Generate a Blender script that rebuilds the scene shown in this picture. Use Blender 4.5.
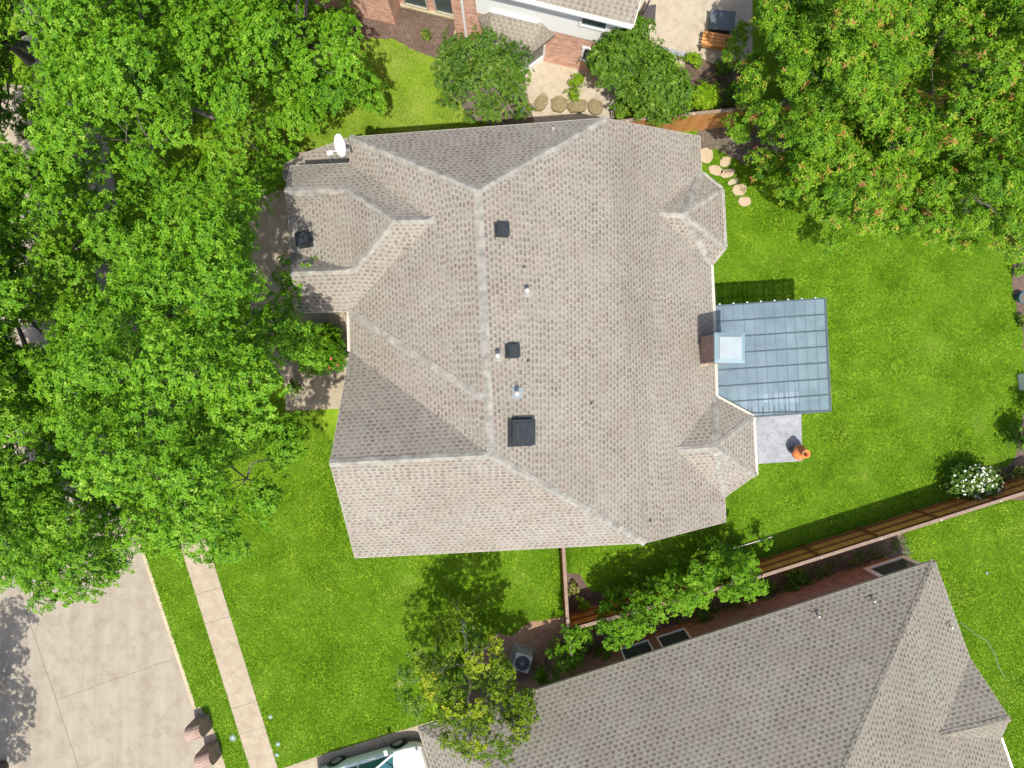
import bpy, math, random
import numpy as np
from mathutils import Vector
from mathutils.bvhtree import BVHTree
from mathutils.geometry import tessellate_polygon
PI = math.pi
random.seed(7)
RNG = np.random.default_rng(11)
for o in list(bpy.data.objects): bpy.data.objects.remove(o)
SC = bpy.context.scene
COL = SC.collection

# ---------------------------------------------------------------- camera, sky, sun, exposure
H = 28.5            # camera height above the lawn (drone looking straight down)
F = 702.0           # focal length in pixels at 1024 wide
cd = bpy.data.cameras.new('camera'); cam = bpy.data.objects.new('camera', cd); COL.objects.link(cam)
cam.location = (0, 0, H); cam.rotation_euler = (0, 0, 0)
cd.sensor_width = 36; cd.lens = F / 1024 * 36; cd.clip_start = 0.1; cd.clip_end = 2000
SC.camera = cam
SUN_EL = math.radians(67.5); SUN_X = 0.10   # sun stands south, slightly east
W = bpy.data.worlds.new('World'); SC.world = W; W.use_nodes = True
nt = W.node_tree; bg = nt.nodes['Background']
sky = nt.nodes.new('ShaderNodeTexSky'); sky.sky_type = 'NISHITA'; sky.sun_disc = False
sky.air_density = 0.75; sky.dust_density = 2.5; sky.sun_elevation = SUN_EL; sky.sun_rotation = math.radians(174)
nt.links.new(sky.outputs[0], bg.inputs[0]); bg.inputs[1].default_value = 0.15
sl = bpy.data.lights.new('sun', 'SUN'); so = bpy.data.objects.new('sun', sl); COL.objects.link(so)
sl.energy = 3.7; sl.angle = math.radians(0.6); sl.color = (1.0, 0.955, 0.86)
sdir = Vector((SUN_X, -1, 0)).normalized() * math.cos(SUN_EL) + Vector((0, 0, math.sin(SUN_EL)))
so.rotation_euler = sdir.to_track_quat('Z', 'Y').to_euler(); so.location = sdir * 60
SC.view_settings.view_transform = 'Standard'; SC.view_settings.look = 'None'
SC.view_settings.gamma = 1; SC.view_settings.use_curve_mapping = False
SC.view_settings.exposure = 0.72
SC.render.engine = 'CYCLES'
SC.cycles.max_bounces = 6; SC.cycles.transparent_max_bounces = 6

# ---------------------------------------------------------------- measuring helpers
def P(px, py, z=0.0):
    k = (H - z) / F
    return Vector(((px - 512) * k, (384 - py) * k, z))
def ray(px, py): return Vector(((px - 512) / F, (384 - py) / F, -1.0))
class Plane:
    def __init__(s, a, b, c):
        s.a = Vector(a); s.n = (Vector(b) - s.a).cross(Vector(c) - s.a).normalized()
        if s.n.z < 0: s.n = -s.n
    def at(s, px, py):
        d = ray(px, py); o = Vector((0, 0, H)); t = (s.a - o).dot(s.n) / d.dot(s.n)
        return o + d * t
def ray_z(px, py, z): return P(px, py, z)

# ---------------------------------------------------------------- object helpers
def tag(o, label=None, cat=None, group=None, kind=None):
    if label: o['label'] = label
    if cat: o['category'] = cat
    if group: o['group'] = group
    if kind: o['kind'] = kind
    return o
def empty(name, loc, rz=0.0, label=None, cat=None, group=None):
    o = bpy.data.objects.new(name, None); COL.objects.link(o); o.location = loc; o.rotation_euler = (0, 0, rz)
    o.empty_display_size = .2
    return tag(o, label, cat, group)
class MB:
    def __init__(s): s.v = []; s.f = []; s.m = []
    def face(s, pts, m=0):
        i = len(s.v); s.v += [tuple(p) for p in pts]; s.f.append(tuple(range(i, i + len(pts)))); s.m.append(m); return s
    def poly(s, pts, m=0):
        i = len(s.v); s.v += [tuple(p) for p in pts]
        for t in tessellate_polygon([[Vector(p) for p in pts]]):
            a, b, c = [Vector(pts[k]) for k in t]
            if (b - a).cross(c - a).z < 0: t = (t[0], t[2], t[1])
            s.f.append(tuple(i + k for k in t)); s.m.append(m)
        return s
    def prism(s, pts, z0, z1, m=0):
        top = [(p[0], p[1], z1) for p in pts]; s.poly(top, m)
        n = len(pts); area = sum(pts[i][0] * pts[(i + 1) % n][1] - pts[(i + 1) % n][0] * pts[i][1] for i in range(n))
        for i in range(n):
            a, b = pts[i], pts[(i + 1) % n]
            if area < 0: a, b = b, a
            s.face([(a[0], a[1], z0), (b[0], b[1], z0), (b[0], b[1], z1), (a[0], a[1], z1)], m)
        return s
    def box(s, c, size, rz=0.0, m=0, ax=None, bottom=True):
        c = Vector(c); hx, hy, hz = [q / 2 for q in size]
        if ax is None:
            X = Vector((math.cos(rz), math.sin(rz), 0)); Y = Vector((-math.sin(rz), math.cos(rz), 0)); Z = Vector((0, 0, 1))
        else: X, Y, Z = ax
        q = lambda a, b, d: c + X * hx * a + Y * hy * b + Z * hz * d
        fs = [[(-1, -1, 1), (1, -1, 1), (1, 1, 1), (-1, 1, 1)], [(-1, 1, -1), (1, 1, -1), (1, -1, -1), (-1, -1, -1)],
              [(-1, -1, -1), (1, -1, -1), (1, -1, 1), (-1, -1, 1)], [(1, -1, -1), (1, 1, -1), (1, 1, 1), (1, -1, 1)],
              [(1, 1, -1), (-1, 1, -1), (-1, 1, 1), (1, 1, 1)], [(-1, 1, -1), (-1, -1, -1), (-1, -1, 1), (-1, 1, 1)]]
        for f in fs: s.face([q(*p) for p in f], m)
        return s
    def beam(s, a, b, w, h, m=0):
        a = Vector(a); b = Vector(b); X = (b - a); L = X.length; X.normalize()
        Z = Vector((0, 0, 1)); Y = Z.cross(X)
        if Y.length < 1e-3: Y = Vector((0, 1, 0))
        Y.normalize(); Z = X.cross(Y)
        return s.box((a + b) / 2, (L, w, h), ax=(X, Y, Z), m=m)
    def tube(s, pts, rad, n=8, m=0, cap=True):
        pts = [Vector(p) for p in pts]
        if not hasattr(rad, '__len__'): rad = [rad] * len(pts)
        i0 = len(s.v); prev = None
        for i, p in enumerate(pts):
            d = (pts[min(i + 1, len(pts) - 1)] - pts[max(i - 1, 0)]).normalized()
            if prev is None:
                A = d.orthogonal().normalized()
            else:
                A = (prev - d * prev.dot(d)).normalized()
            prev = A; B = d.cross(A)
            for j in range(n):
                t = 2 * PI * j / n
                s.v.append(tuple(p + (A * math.cos(t) + B * math.sin(t)) * rad[i]))
        for i in range(len(pts) - 1):
            for j in range(n):
                a = i0 + i * n + j; b = i0 + i * n + (j + 1) % n
                s.f.append((a, b, b + n, a + n)); s.m.append(m)
        if cap:
            s.f.append(tuple(i0 + (len(pts) - 1) * n + j for j in range(n))); s.m.append(m)
            s.f.append(tuple(i0 + j for j in reversed(range(n)))); s.m.append(m)
        return s
    def lathe(s, c, prof, n=20, m=0):   # prof: list of (r, z)
        i0 = len(s.v)
        for r, z in prof:
            for j in range(n):
                t = 2 * PI * j / n; s.v.append((c[0] + r * math.cos(t), c[1] + r * math.sin(t), c[2] + z))
        for i in range(len(prof) - 1):
            for j in range(n):
                a = i0 + i * n + j; b = i0 + i * n + (j + 1) % n
                s.f.append((a, b, b + n, a + n)); s.m.append(m)
        if prof[-1][0] > 1e-4: s.f.append(tuple(i0 + (len(prof) - 1) * n + j for j in range(n))); s.m.append(m)
        return s
    def build(s, name, mats, parent=None, smooth=False, uv=True, bevel=0.0):
        me = bpy.data.meshes.new(name); 
        off = Vector((0, 0, 0))
        me.from_pydata(s.v, [], s.f); 
        if not isinstance(mats, (list, tuple)): mats = [mats]
        for mt in mats: me.materials.append(mt)
        if len(mats) > 1: me.polygons.foreach_set('material_index', s.m)
        if uv: face_uv(me)
        if smooth: me.polygons.foreach_set('use_smooth', [True] * len(me.polygons))
        me.update()
        o = bpy.data.objects.new(name, me); COL.objects.link(o)
        if parent is not None:
            o.parent = parent
            # meshes are written in world coordinates: undo the parent's own placement
            from mathutils import Matrix
            M = Matrix.Translation(parent.location) @ Matrix.Rotation(parent.rotation_euler.z, 4, 'Z') if not parent.parent else Matrix.Identity(4)
            if parent.parent:
                g = parent.parent
                M = Matrix.Translation(g.location) @ Matrix.Rotation(g.rotation_euler.z, 4, 'Z')
            me.transform(M.inverted())
        if bevel:
            b = o.modifiers.new('bevel', 'BEVEL'); b.width = bevel; b.segments = 2; b.limit_method = 'ANGLE'
        return o
def face_uv(me):
    uvl = me.uv_layers.new(name='UVMap'); vs = me.vertices
    Z = Vector((0, 0, 1)); data = np.zeros(len(me.loops) * 2)
    for p in me.polygons:
        n = p.normal
        if abs(n.z) > .985 or n.length < .5: U = Vector((1, 0, 0)); V = Vector((0, 1, 0))
        else:
            U = Z.cross(n).normalized(); V = n.cross(U)
        for li in p.loop_indices:
            c = vs[me.loops[li].vertex_index].co
            data[2 * li] = c.dot(U); data[2 * li + 1] = c.dot(V)
    uvl.data.foreach_set('uv', data)
def own(o):   # give a top-level mesh its own origin at its base
    me = o.data; n = len(me.vertices); a = np.zeros(n * 3); me.vertices.foreach_get('co', a); a = a.reshape(-1, 3)
    c = Vector(((a[:, 0].min() + a[:, 0].max()) / 2, (a[:, 1].min() + a[:, 1].max()) / 2, a[:, 2].min()))
    from mathutils import Matrix
    me.transform(Matrix.Translation(-c)); o.location = c
    return o

# ---------------------------------------------------------------- materials
def srgb(r, g, b):
    f = lambda c: ((c / 255) / 12.92 if c / 255 <= .04045 else ((c / 255 + .055) / 1.055) ** 2.4)
    return (f(r), f(g), f(b), 1)
class NT:
    def __init__(s, name, rough=.8, spec=.3):
        s.mat = bpy.data.materials.new(name); s.mat.use_nodes = True; s.t = s.mat.node_tree
        s.p = s.t.nodes['Principled BSDF']; s.p.inputs['Roughness'].default_value = rough
        s.p.inputs['Specular IOR Level'].default_value = spec; s.out = s.t.nodes['Material Output']
    def n(s, typ, **kw):
        x = s.t.nodes.new(typ)
        for k, v in kw.items():
            if k in x.inputs.keys(): x.inputs[k].default_value = v
            else: setattr(x, k, v)
        return x
    def l(s, a, b): s.t.links.new(a, b)
    def coord(s, which='Object'):
        return s.n('ShaderNodeTexCoord').outputs[which]
    def noise(s, scale, detail=4, rough=.6, vec=None, dist=0):
        x = s.n('ShaderNodeTexNoise'); x.inputs['Scale'].default_value = scale; x.inputs['Detail'].default_value = detail
        x.inputs['Roughness'].default_value = rough; x.inputs['Distortion'].default_value = dist
        if vec is not None: s.l(vec, x.inputs['Vector'])
        return x.outputs['Fac']
    def ramp(s, fac, stops, interp='LINEAR'):
        r = s.n('ShaderNodeValToRGB'); r.color_ramp.interpolation = interp
        e = r.color_ramp.elements
        while len(e) < len(stops): e.new(.5)
        for q, (p, c) in zip(e, stops): q.position = p; q.color = c if len(c) == 4 else (*c, 1)
        s.l(fac, r.inputs[0]); return r.outputs[0]
    def mix(s, a, b, fac=.5, mode='MIX'):
        m = s.n('ShaderNodeMix'); m.data_type = 'RGBA'; m.blend_type = mode
        for sock, v in ((m.inputs[0], fac), (m.inputs[6], a), (m.inputs[7], b)):
            if hasattr(v, 'is_linked') or isinstance(v, bpy.types.NodeSocket): s.l(v, sock)
            else: sock.default_value = v
        return m.outputs[2]
    def math(s, op, a, b=0.0):
        m = s.n('ShaderNodeMath'); m.operation = op
        for i, v in enumerate((a, b)):
            if isinstance(v, bpy.types.NodeSocket): s.l(v, m.inputs[i])
            else: m.inputs[i].default_value = v
        return m.outputs[0]
    def bump(s, h, strength=.3, dist=.02):
        b = s.n('ShaderNodeBump'); b.inputs['Strength'].default_value = strength; b.inputs['Distance'].default_value = dist
        s.l(h, b.inputs['Height']); s.l(b.outputs[0], s.p.inputs['Normal'])
    def color(s, c):
        if isinstance(c, bpy.types.NodeSocket): s.l(c, s.p.inputs['Base Color'])
        else: s.p.inputs['Base Color'].default_value = c
        return s

def m_plain(name, c, rough=.6, spec=.4, metal=0, var=.12, scale=6):
    m = NT(name, rough, spec); n = m.noise(scale, 5, .6, m.coord())
    a = tuple(x * (1 - var) for x in c[:3]) + (1,); b = tuple(min(1, x * (1 + var)) for x in c[:3]) + (1,)
    m.color(m.ramp(n, [(.3, a), (.7, b)])); m.p.inputs['Metallic'].default_value = metal
    return m.mat
def m_shingle(name, light, dark, bw=.36, rh=.15, stag=1.0, line=.62, patch=.5, slot=.42, strength=.85, tail=.35):
    """laminated shingle: courses of light tabs broken by staggered dark slots"""
    m = NT(name, .95, .12); uv = m.coord('UV'); sx = m.n('ShaderNodeSeparateXYZ'); m.l(uv, sx.inputs[0])
    vv = m.math('DIVIDE', sx.outputs['Y'], rh); row = m.math('FLOOR', vv); fr = m.math('FRACT', vv)
    w1 = m.n('ShaderNodeTexWhiteNoise'); w1.noise_dimensions = '1D'; m.l(row, w1.inputs['W'])
    off = m.math('ADD', m.math('MULTIPLY', row, .5), m.math('MULTIPLY', w1.outputs['Value'], stag))
    uu = m.math('ADD', m.math('DIVIDE', sx.outputs['X'], bw), off); cell = m.math('FLOOR', uu); fu = m.math('FRACT', uu)
    cb = m.n('ShaderNodeCombineXYZ'); m.l(cell, cb.inputs[0]); m.l(row, cb.inputs[1])
    w2 = m.n('ShaderNodeTexWhiteNoise'); w2.noise_dimensions = '2D'; m.l(cb.outputs[0], w2.inputs['Vector'])
    s2 = m.n('ShaderNodeSeparateColor'); m.l(w2.outputs['Color'], s2.inputs[0])
    th = m.math('ADD', slot - .13, m.math('MULTIPLY', s2.outputs[0], .26))
    d = m.math('SUBTRACT', th, fu); mask = m.n('ShaderNodeMapRange'); mask.interpolation_type = 'SMOOTHSTEP'
    mask.inputs['From Min'].default_value = -.09; mask.inputs['From Max'].default_value = .09; m.l(d, mask.inputs['Value'])
    big = m.noise(.75, 5, .65, m.coord(), .4); pf = m.ramp(big, [(.36, (.35,) * 3), (.64, (1, 1, 1))])
    st = m.math('MULTIPLY', m.math('ADD', .45, m.math('MULTIPLY', s2.outputs[1], .55)), strength)
    half = m.ramp(fr, [(0, (.2,) * 3), (.06, (1, 1, 1)), (.45, (1, 1, 1)), (.7, (tail,) * 3)])
    fac = m.math('MULTIPLY', m.math('MULTIPLY', m.math('MULTIPLY', mask.outputs[0], half), st), m.mix((1, 1, 1, 1), pf, patch))
    tabv = m.mix(light, tuple(x * .92 for x in light[:3]) + (1,), s2.outputs[2])
    c = m.mix(tabv, dark, fac)
    b2 = m.noise(.33, 4, .6, m.coord()); c = m.mix(c, m.ramp(b2, [(.3, (.90, .88, .87)), (.7, (1.07, 1.08, 1.08))]), 1.0, 'MULTIPLY')
    b3 = m.noise(2.2, 5, .7, m.coord()); c = m.mix(c, m.ramp(b3, [(.3, (.93, .90, .89)), (.7, (1.05, 1.06, 1.05))]), 1.0, 'MULTIPLY')
    b4 = m.noise(1.1, 3, .6, m.n('ShaderNodeTexCoord').outputs['UV'], .5); c = m.mix(c, m.ramp(b4, [(.32, (1.015, .985, .975)), (.5, (1, 1, 1)), (.68, (.975, 1.0, .99))]), 1.0, 'MULTIPLY')
    fine = m.noise(38, 3, .8, m.coord()); c = m.mix(c, m.ramp(fine, [(.3, (.80, .80, .80)), (.7, (1.18, 1.18, 1.18))]), .7, 'MULTIPLY')
    c = m.mix(c, m.ramp(fr, [(0.0, (line,) * 3), (.2, (1, 1, 1)), (1, (1, 1, 1))]), .9, 'MULTIPLY')  # row shadow painted into the colour as a dark line along each course
    m.color(c); m.bump(m.math('ADD', m.math('SUBTRACT', 1.0, fr), m.math('MULTIPLY', fine, .5)), .3, .012)
    return m.mat
def m_brick(name, c1, c2, mortar):
    m = NT(name, .9, .2); br = m.n('ShaderNodeTexBrick'); m.l(m.coord('UV'), br.inputs['Vector'])
    for k, v in (('Color1', c1), ('Color2', c2), ('Mortar', mortar), ('Scale', 1), ('Mortar Size', .008), ('Mortar Smooth', .2), ('Bias', 0), ('Brick Width', .22), ('Row Height', .078)):
        br.inputs[k].default_value = v
    n = m.noise(3, 5, .7, m.coord()); c = m.mix(br.outputs[0], m.ramp(n, [(.3, (.75, .75, .75)), (.7, (1.2, 1.2, 1.2))]), .8, 'MULTIPLY')
    n2 = m.noise(30, 3, .7, m.coord()); c = m.mix(c, m.ramp(n2, [(.3, (.8, .8, .8)), (.7, (1.15, 1.15, 1.15))]), .7, 'MULTIPLY')
    m.color(c); m.bump(br.outputs['Fac'], -.4, .01); return m.mat
def m_concrete(name, a, b, stain, sc=1.0, stretch=None):
    m = NT(name, .9, .2); v = m.coord()
    if stretch:
        mp = m.n('ShaderNodeMapping'); mp.inputs['Rotation'].default_value = (0, 0, stretch[0]); mp.inputs['Scale'].default_value = (stretch[1], stretch[2], 1); m.l(v, mp.inputs[0]); v2 = mp.outputs[0]
    else: v2 = v
    n = m.noise(.8 * sc, 6, .65, v2); c = m.ramp(n, [(.3, a), (.7, b)])
    n2 = m.noise(2.3 * sc, 7, .75, v); c = m.mix(c, stain, m.ramp(n2, [(.46, (0, 0, 0)), (.72, (.85, .85, .85))]))
    n3 = m.noise(40, 4, .8, v); c = m.mix(c, m.ramp(n3, [(.3, (.82, .82, .82)), (.7, (1.12, 1.12, 1.12))]), .8, 'MULTIPLY')
    m.color(c); m.bump(n3, .25, .01); return m.mat
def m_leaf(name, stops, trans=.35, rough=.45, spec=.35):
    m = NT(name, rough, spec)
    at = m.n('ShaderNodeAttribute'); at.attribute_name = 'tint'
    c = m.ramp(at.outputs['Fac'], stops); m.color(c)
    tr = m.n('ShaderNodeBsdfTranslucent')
    hs = m.mix(c, (1.25, 1.25, .4, 1), 1.0, 'MULTIPLY'); m.l(hs, tr.inputs[0])
    mx = m.n('ShaderNodeMixShader'); mx.inputs[0].default_value = trans
    m.l(m.p.outputs[0], mx.inputs[1]); m.l(tr.outputs[0], mx.inputs[2]); m.l(mx.outputs[0], m.out.inputs[0])
    return m.mat
def m_mulch(name, a, b, c):
    m = NT(name, .95, .1); v = m.coord(); n = m.noise(9, 8, .8, v, 1.5)
    col = m.ramp(n, [(.32, a), (.5, b), (.68, c)])
    n2 = m.noise(.9, 3, .5, v); col = m.mix(col, m.ramp(n2, [(.3, (.75, .72, .7)), (.7, (1.15, 1.12, 1.1))]), .9, 'MULTIPLY')
    m.color(col); m.bump(n, .6, .04); return m.mat
def m_wood(name, a, b, plank=.14, axis='U'):
    m = NT(name, .75, .25); uv = m.coord('UV'); sx = m.n('ShaderNodeSeparateXYZ'); m.l(uv, sx.inputs[0])
    u = sx.outputs['X' if axis == 'U' else 'Y']
    q = m.math('DIVIDE', u, plank); fl = m.math('FLOOR', q); fr = m.math('FRACT', q)
    wn = m.n('ShaderNodeTexWhiteNoise'); wn.noise_dimensions = '1D'; m.l(fl, wn.inputs['W'])
    c = m.ramp(wn.outputs['Value'], [(0, a), (1, b)])
    mp = m.n('ShaderNodeMapping'); mp.inputs['Scale'].default_value = (18, 2, 1) if axis == 'U' else (2, 18, 1); m.l(uv, mp.inputs[0])
    g = m.noise(1.5, 6, .7, mp.outputs[0]); c = m.mix(c, m.ramp(g, [(.3, (.7, .7, .7)), (.7, (1.2, 1.2, 1.2))]), .9, 'MULTIPLY')
    c = m.mix(c, m.ramp(fr, [(0, (.25, .25, .25)), (.06, (1, 1, 1)), (.94, (1, 1, 1)), (1, (.25, .25, .25))]), .9, 'MULTIPLY')
    m.color(c); return m.mat

def m_grass(name, dark, mid, light, dry):
    m = NT(name, .9, .08); v = m.coord()
    n = m.noise(1.1, 7, .68, v, .3); c = m.ramp(n, [(.34, dark), (.5, mid), (.66, light)])
    n2 = m.noise(.42, 4, .6, v); c = m.mix(c, dry, m.ramp(n2, [(.55, (0, 0, 0)), (.78, (.42, .42, .42))]))
    n3 = m.noise(16, 5, .85, v); c = m.mix(c, m.ramp(n3, [(.3, (.55, .6, .5)), (.7, (1.35, 1.3, 1.3))]), .8, 'MULTIPLY')
    m.color(c); m.bump(n3, .5, .05); return m.mat

M = {}
M['grass'] = m_grass('lawn grass', (.085, .165, .006, 1), (.132, .235, .010, 1), (.19, .295, .02, 1), (.25, .29, .055, 1))
M['blade'] = m_leaf('grass blade', [(0, (.055, .15, .004, 1)), (.4, (.122, .262, .013, 1)), (.75, (.185, .345, .028, 1)), (1, (.34, .38, .10, 1))], .25, .7, .08)
M['blade_dry'] = m_leaf('pale grass blade', [(0, (.15, .23, .02, 1)), (.45, (.27, .37, .05, 1)), (1, (.44, .42, .16, 1))], .25, .7, .08)
M['roof'] = m_shingle('weathered brown shingle', (.284, .262, .226, 1), (.118, .090, .075, 1), bw=.205, rh=.142, stag=.42, slot=.62, patch=.6, line=.80, tail=.12, strength=.95)
M['roof_n'] = m_shingle('tan shingle', (.27, .245, .205, 1), (.13, .105, .09, 1), bw=.21, rh=.14, stag=.9)
M['roof_s'] = m_shingle('grey brown shingle', (.248, .230, .194, 1), (.075, .060, .050, 1), .23, .148, stag=.45, line=.52, patch=.4, slot=.50, strength=.9, tail=.05)
M['cap'] = m_plain('ridge cap shingle', (.255, .242, .212), .95, .12, 0, .34, 4)
M['trim'] = m_plain('cream painted trim', (.42, .39, .33), .6, .3, 0, .08)
M['white'] = m_plain('white paint', (.78, .79, .79), .45, .4, 0, .04)
M['gutter'] = m_plain('dark gutter', (.10, .095, .09), .5, .4)
M['brick'] = m_brick('tan brick', (.34, .20, .15, 1), (.42, .28, .21, 1), (.45, .42, .38, 1))
M['brick_red'] = m_brick('red brick', (.50, .19, .12, 1), (.72, .42, .31, 1), (.70, .62, .52, 1))
M['brick_brown'] = m_brick('brown brick', (.22, .13, .10, 1), (.34, .22, .17, 1), (.36, .31, .27, 1))
m = NT('white lap siding', .6, .3); sx = m.n('ShaderNodeSeparateXYZ'); m.l(m.coord('UV'), sx.inputs[0])
fr = m.math('FRACT', m.math('DIVIDE', sx.outputs['Y'], .2)); m.color(m.ramp(fr, [(0, (.6, .6, .58)), (.08, (.86, .87, .84)), (1, (.84, .85, .82))])); M['siding'] = m.mat
M['glass'] = m_plain('dark window glass', (.05, .085, .085), .06, .6, 0, .3, 1)
M['concrete'] = m_concrete('pale concrete', (.31, .26, .185, 1), (.375, .32, .235, 1), (.24, .19, .135, 1), 1.4)
M['street'] = m_concrete('street concrete', (.255, .222, .172, 1), (.325, .288, .23, 1), (.205, .168, .128, 1), .6, (math.radians(-18), 3.5, .25))
M['kerb'] = m_concrete('kerb concrete', (.36, .32, .20, 1), (.43, .385, .26, 1), (.29, .24, .16, 1))
M['patio'] = m_concrete('grey stamped concrete', (.24, .25, .27, 1), (.33, .34, .37, 1), (.15, .16, .18, 1), 2.5)
M['patio_n'] = m_concrete('beige paving', (.36, .31, .235, 1), (.43, .375, .29, 1), (.27, .22, .16, 1), 1.5)
M['joint'] = m_plain('joint', (.19, .155, .125), .9, .1)
M['stone'] = m_concrete('flagstone', (.40, .31, .20, 1), (.48, .39, .27, 1), (.30, .21, .13, 1), 3)
M['mulch'] = m_mulch('dark mulch', (.05, .035, .028, 1), (.12, .085, .068, 1), (.22, .17, .14, 1))
M['mulch_tan'] = m_mulch('pine straw mulch', (.17, .10, .06, 1), (.34, .22, .14, 1), (.52, .38, .27, 1))
M['soil'] = m_mulch('leaf litter', (.05, .045, .035, 1), (.13, .11, .085, 1), (.26, .22, .18, 1))
M['fence'] = m_wood('stained cedar', (.66, .26, .06, 1), (.82, .36, .10, 1))  # cedar colour raised to brighten the fence face that lies in shade
M['fence_lit'] = m_wood('sunlit cedar tone', (.50, .22, .07, 1), (.62, .29, .10, 1))  # separate cedar copy, its colour set for the sunlit fence face
M['rail'] = m_plain('cedar rail', (.22, .085, .025), .75, .2, 0, .2)
M['fcap'] = m_plain('weathered fence cap', (.22, .16, .12), .85, .2, 0, .2)
M['bark'] = m_mulch('bark', (.06, .05, .045, 1), (.17, .15, .135, 1), (.32, .29, .27, 1))
M['bark_pale'] = m_mulch('pale bark', (.20, .18, .17, 1), (.32, .30, .28, 1), (.45, .42, .39, 1))
M['black'] = m_plain('black plastic', (.025, .03, .033), .5, .4, 0, .25)
M['lead'] = m_plain('lead flashing', (.24, .27, .28), .5, .4, .1)
M['pipe'] = m_plain('white pipe', (.52, .50, .45), .5, .4)
M['metalcap'] = m_plain('galvanised sheet', (.27, .31, .33), .45, .4, .05, .07, 3)
M['metal_lt'] = m_plain('galvanised edge', (.19, .27, .30), .45, .4, .05, .07, 3)
M['winframe'] = m_plain('grey white window frame', (.80, .84, .84), .5, .4, 0, .05)
M['terracotta'] = m_plain('terracotta', (.62, .21, .07), .7, .3, 0, .2, 8)
M['iron'] = m_plain('black iron', (.02, .02, .022), .6, .4)
M['carpaint'] = m_plain('white car paint', (.80, .83, .82), .18, .5, 0, .01)
M['tyre'] = m_plain('tyre', (.02, .02, .02), .85, .2)
M['rim'] = m_plain('alloy', (.45, .46, .47), .3, .5, .7)
m = NT('car glass', .04, .6); m.color((.03, .13, .14, 1)); M['cglass'] = m.mat
M['red'] = m_plain('red lens', (.5, .02, .02), .2, .5)
M['blue'] = m_plain('blue glaze', (.03, .12, .20), .3, .5)
# patio-cover sheet: tinted polycarbonate, lets a little light through
m = NT('tinted polycarbonate', .22, .5); n = m.noise(1.3, 5, .6, m.coord())
m.color(m.ramp(n, [(.3, (.125, .18, .215, 1)), (.7, (.19, .26, .30, 1))]))
tb = m.n('ShaderNodeBsdfTransparent'); tb.inputs[0].default_value = (.5, .62, .66, 1); mx = m.n('ShaderNodeMixShader'); mx.inputs[0].default_value = .2
m.l(m.p.outputs[0], mx.inputs[1]); m.l(tb.outputs[0], mx.inputs[2]); m.l(mx.outputs[0], m.out.inputs[0]); M['poly'] = m.mat
M['polyrib'] = m_plain('slate rib', (.105, .155, .185), .4, .4)
M['polyframe'] = m_plain('slate blue aluminium', (.06, .085, .10), .4, .4)
g0 = (.035, .10, .008, 1)
M['leaf_oak'] = m_leaf('oak leaf', [(0, (.034, .11, .004, 1)), (.35, (.09, .23, .006, 1)), (.75, (.158, .325, .011, 1)), (1, (.30, .43, .06, 1))], .2, .5, .2)
M['leaf_pist'] = m_leaf('pistache leaf', [(0, (.05, .14, .006, 1)), (.35, (.11, .25, .008, 1)), (.72, (.19, .35, .012, 1)), (.84, (.30, .38, .03, 1)), (.92, (.40, .24, .06, 1)), (1, (.36, .14, .06, 1))], .27, .5, .2)
M['leaf_yel'] = m_leaf('yellowish leaf', [(0, (.06, .13, .005, 1)), (.4, (.17, .26, .007, 1)), (.8, (.34, .39, .02, 1)), (1, (.48, .36, .05, 1))], .35, .5, .2)
M['leaf_dark'] = m_leaf('glossy dark leaf', [(0, (.03, .085, .004, 1)), (.5, (.078, .17, .008, 1)), (.9, (.14, .25, .018, 1)), (1, (.26, .34, .06, 1))], .2, .45, .25)
M['leaf_dark2'] = m_leaf('myrtle leaf', [(0, (.035, .095, .006, 1)), (.5, (.08, .175, .010, 1)), (.9, (.17, .26, .03, 1)), (1, (.32, .28, .08, 1))], .3, .45, .3)
M['leaf_bright'] = m_leaf('bright shrub leaf', [(0, (.06, .18, .005, 1)), (.5, (.135, .30, .008, 1)), (1, (.26, .46, .03, 1))], .4, .5, .2)
M['leaf_lime'] = m_leaf('lime shrub leaf', [(0, (.10, .23, .004, 1)), (.5, (.20, .36, .007, 1)), (1, (.36, .47, .03, 1))], .4, .5, .2)
M['leaf_pale'] = m_leaf('pale shrub leaf', [(0, (.06, .13, .01, 1)), (.5, (.16, .23, .025, 1)), (1, (.34, .32, .10, 1))], .35, .5, .2)
M['petal'] = m_leaf('white petal', [(0, (.65, .65, .55, 1)), (1, (.85, .85, .80, 1))], .2)
M['petal_red'] = m_leaf('red petal', [(0, (.55, .03, .06, 1)), (1, (.7, .08, .12, 1))], .2)
M['petal_blue'] = m_leaf('blue petal', [(0, (.12, .18, .6, 1)), (1, (.3, .35, .75, 1))], .2)

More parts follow.
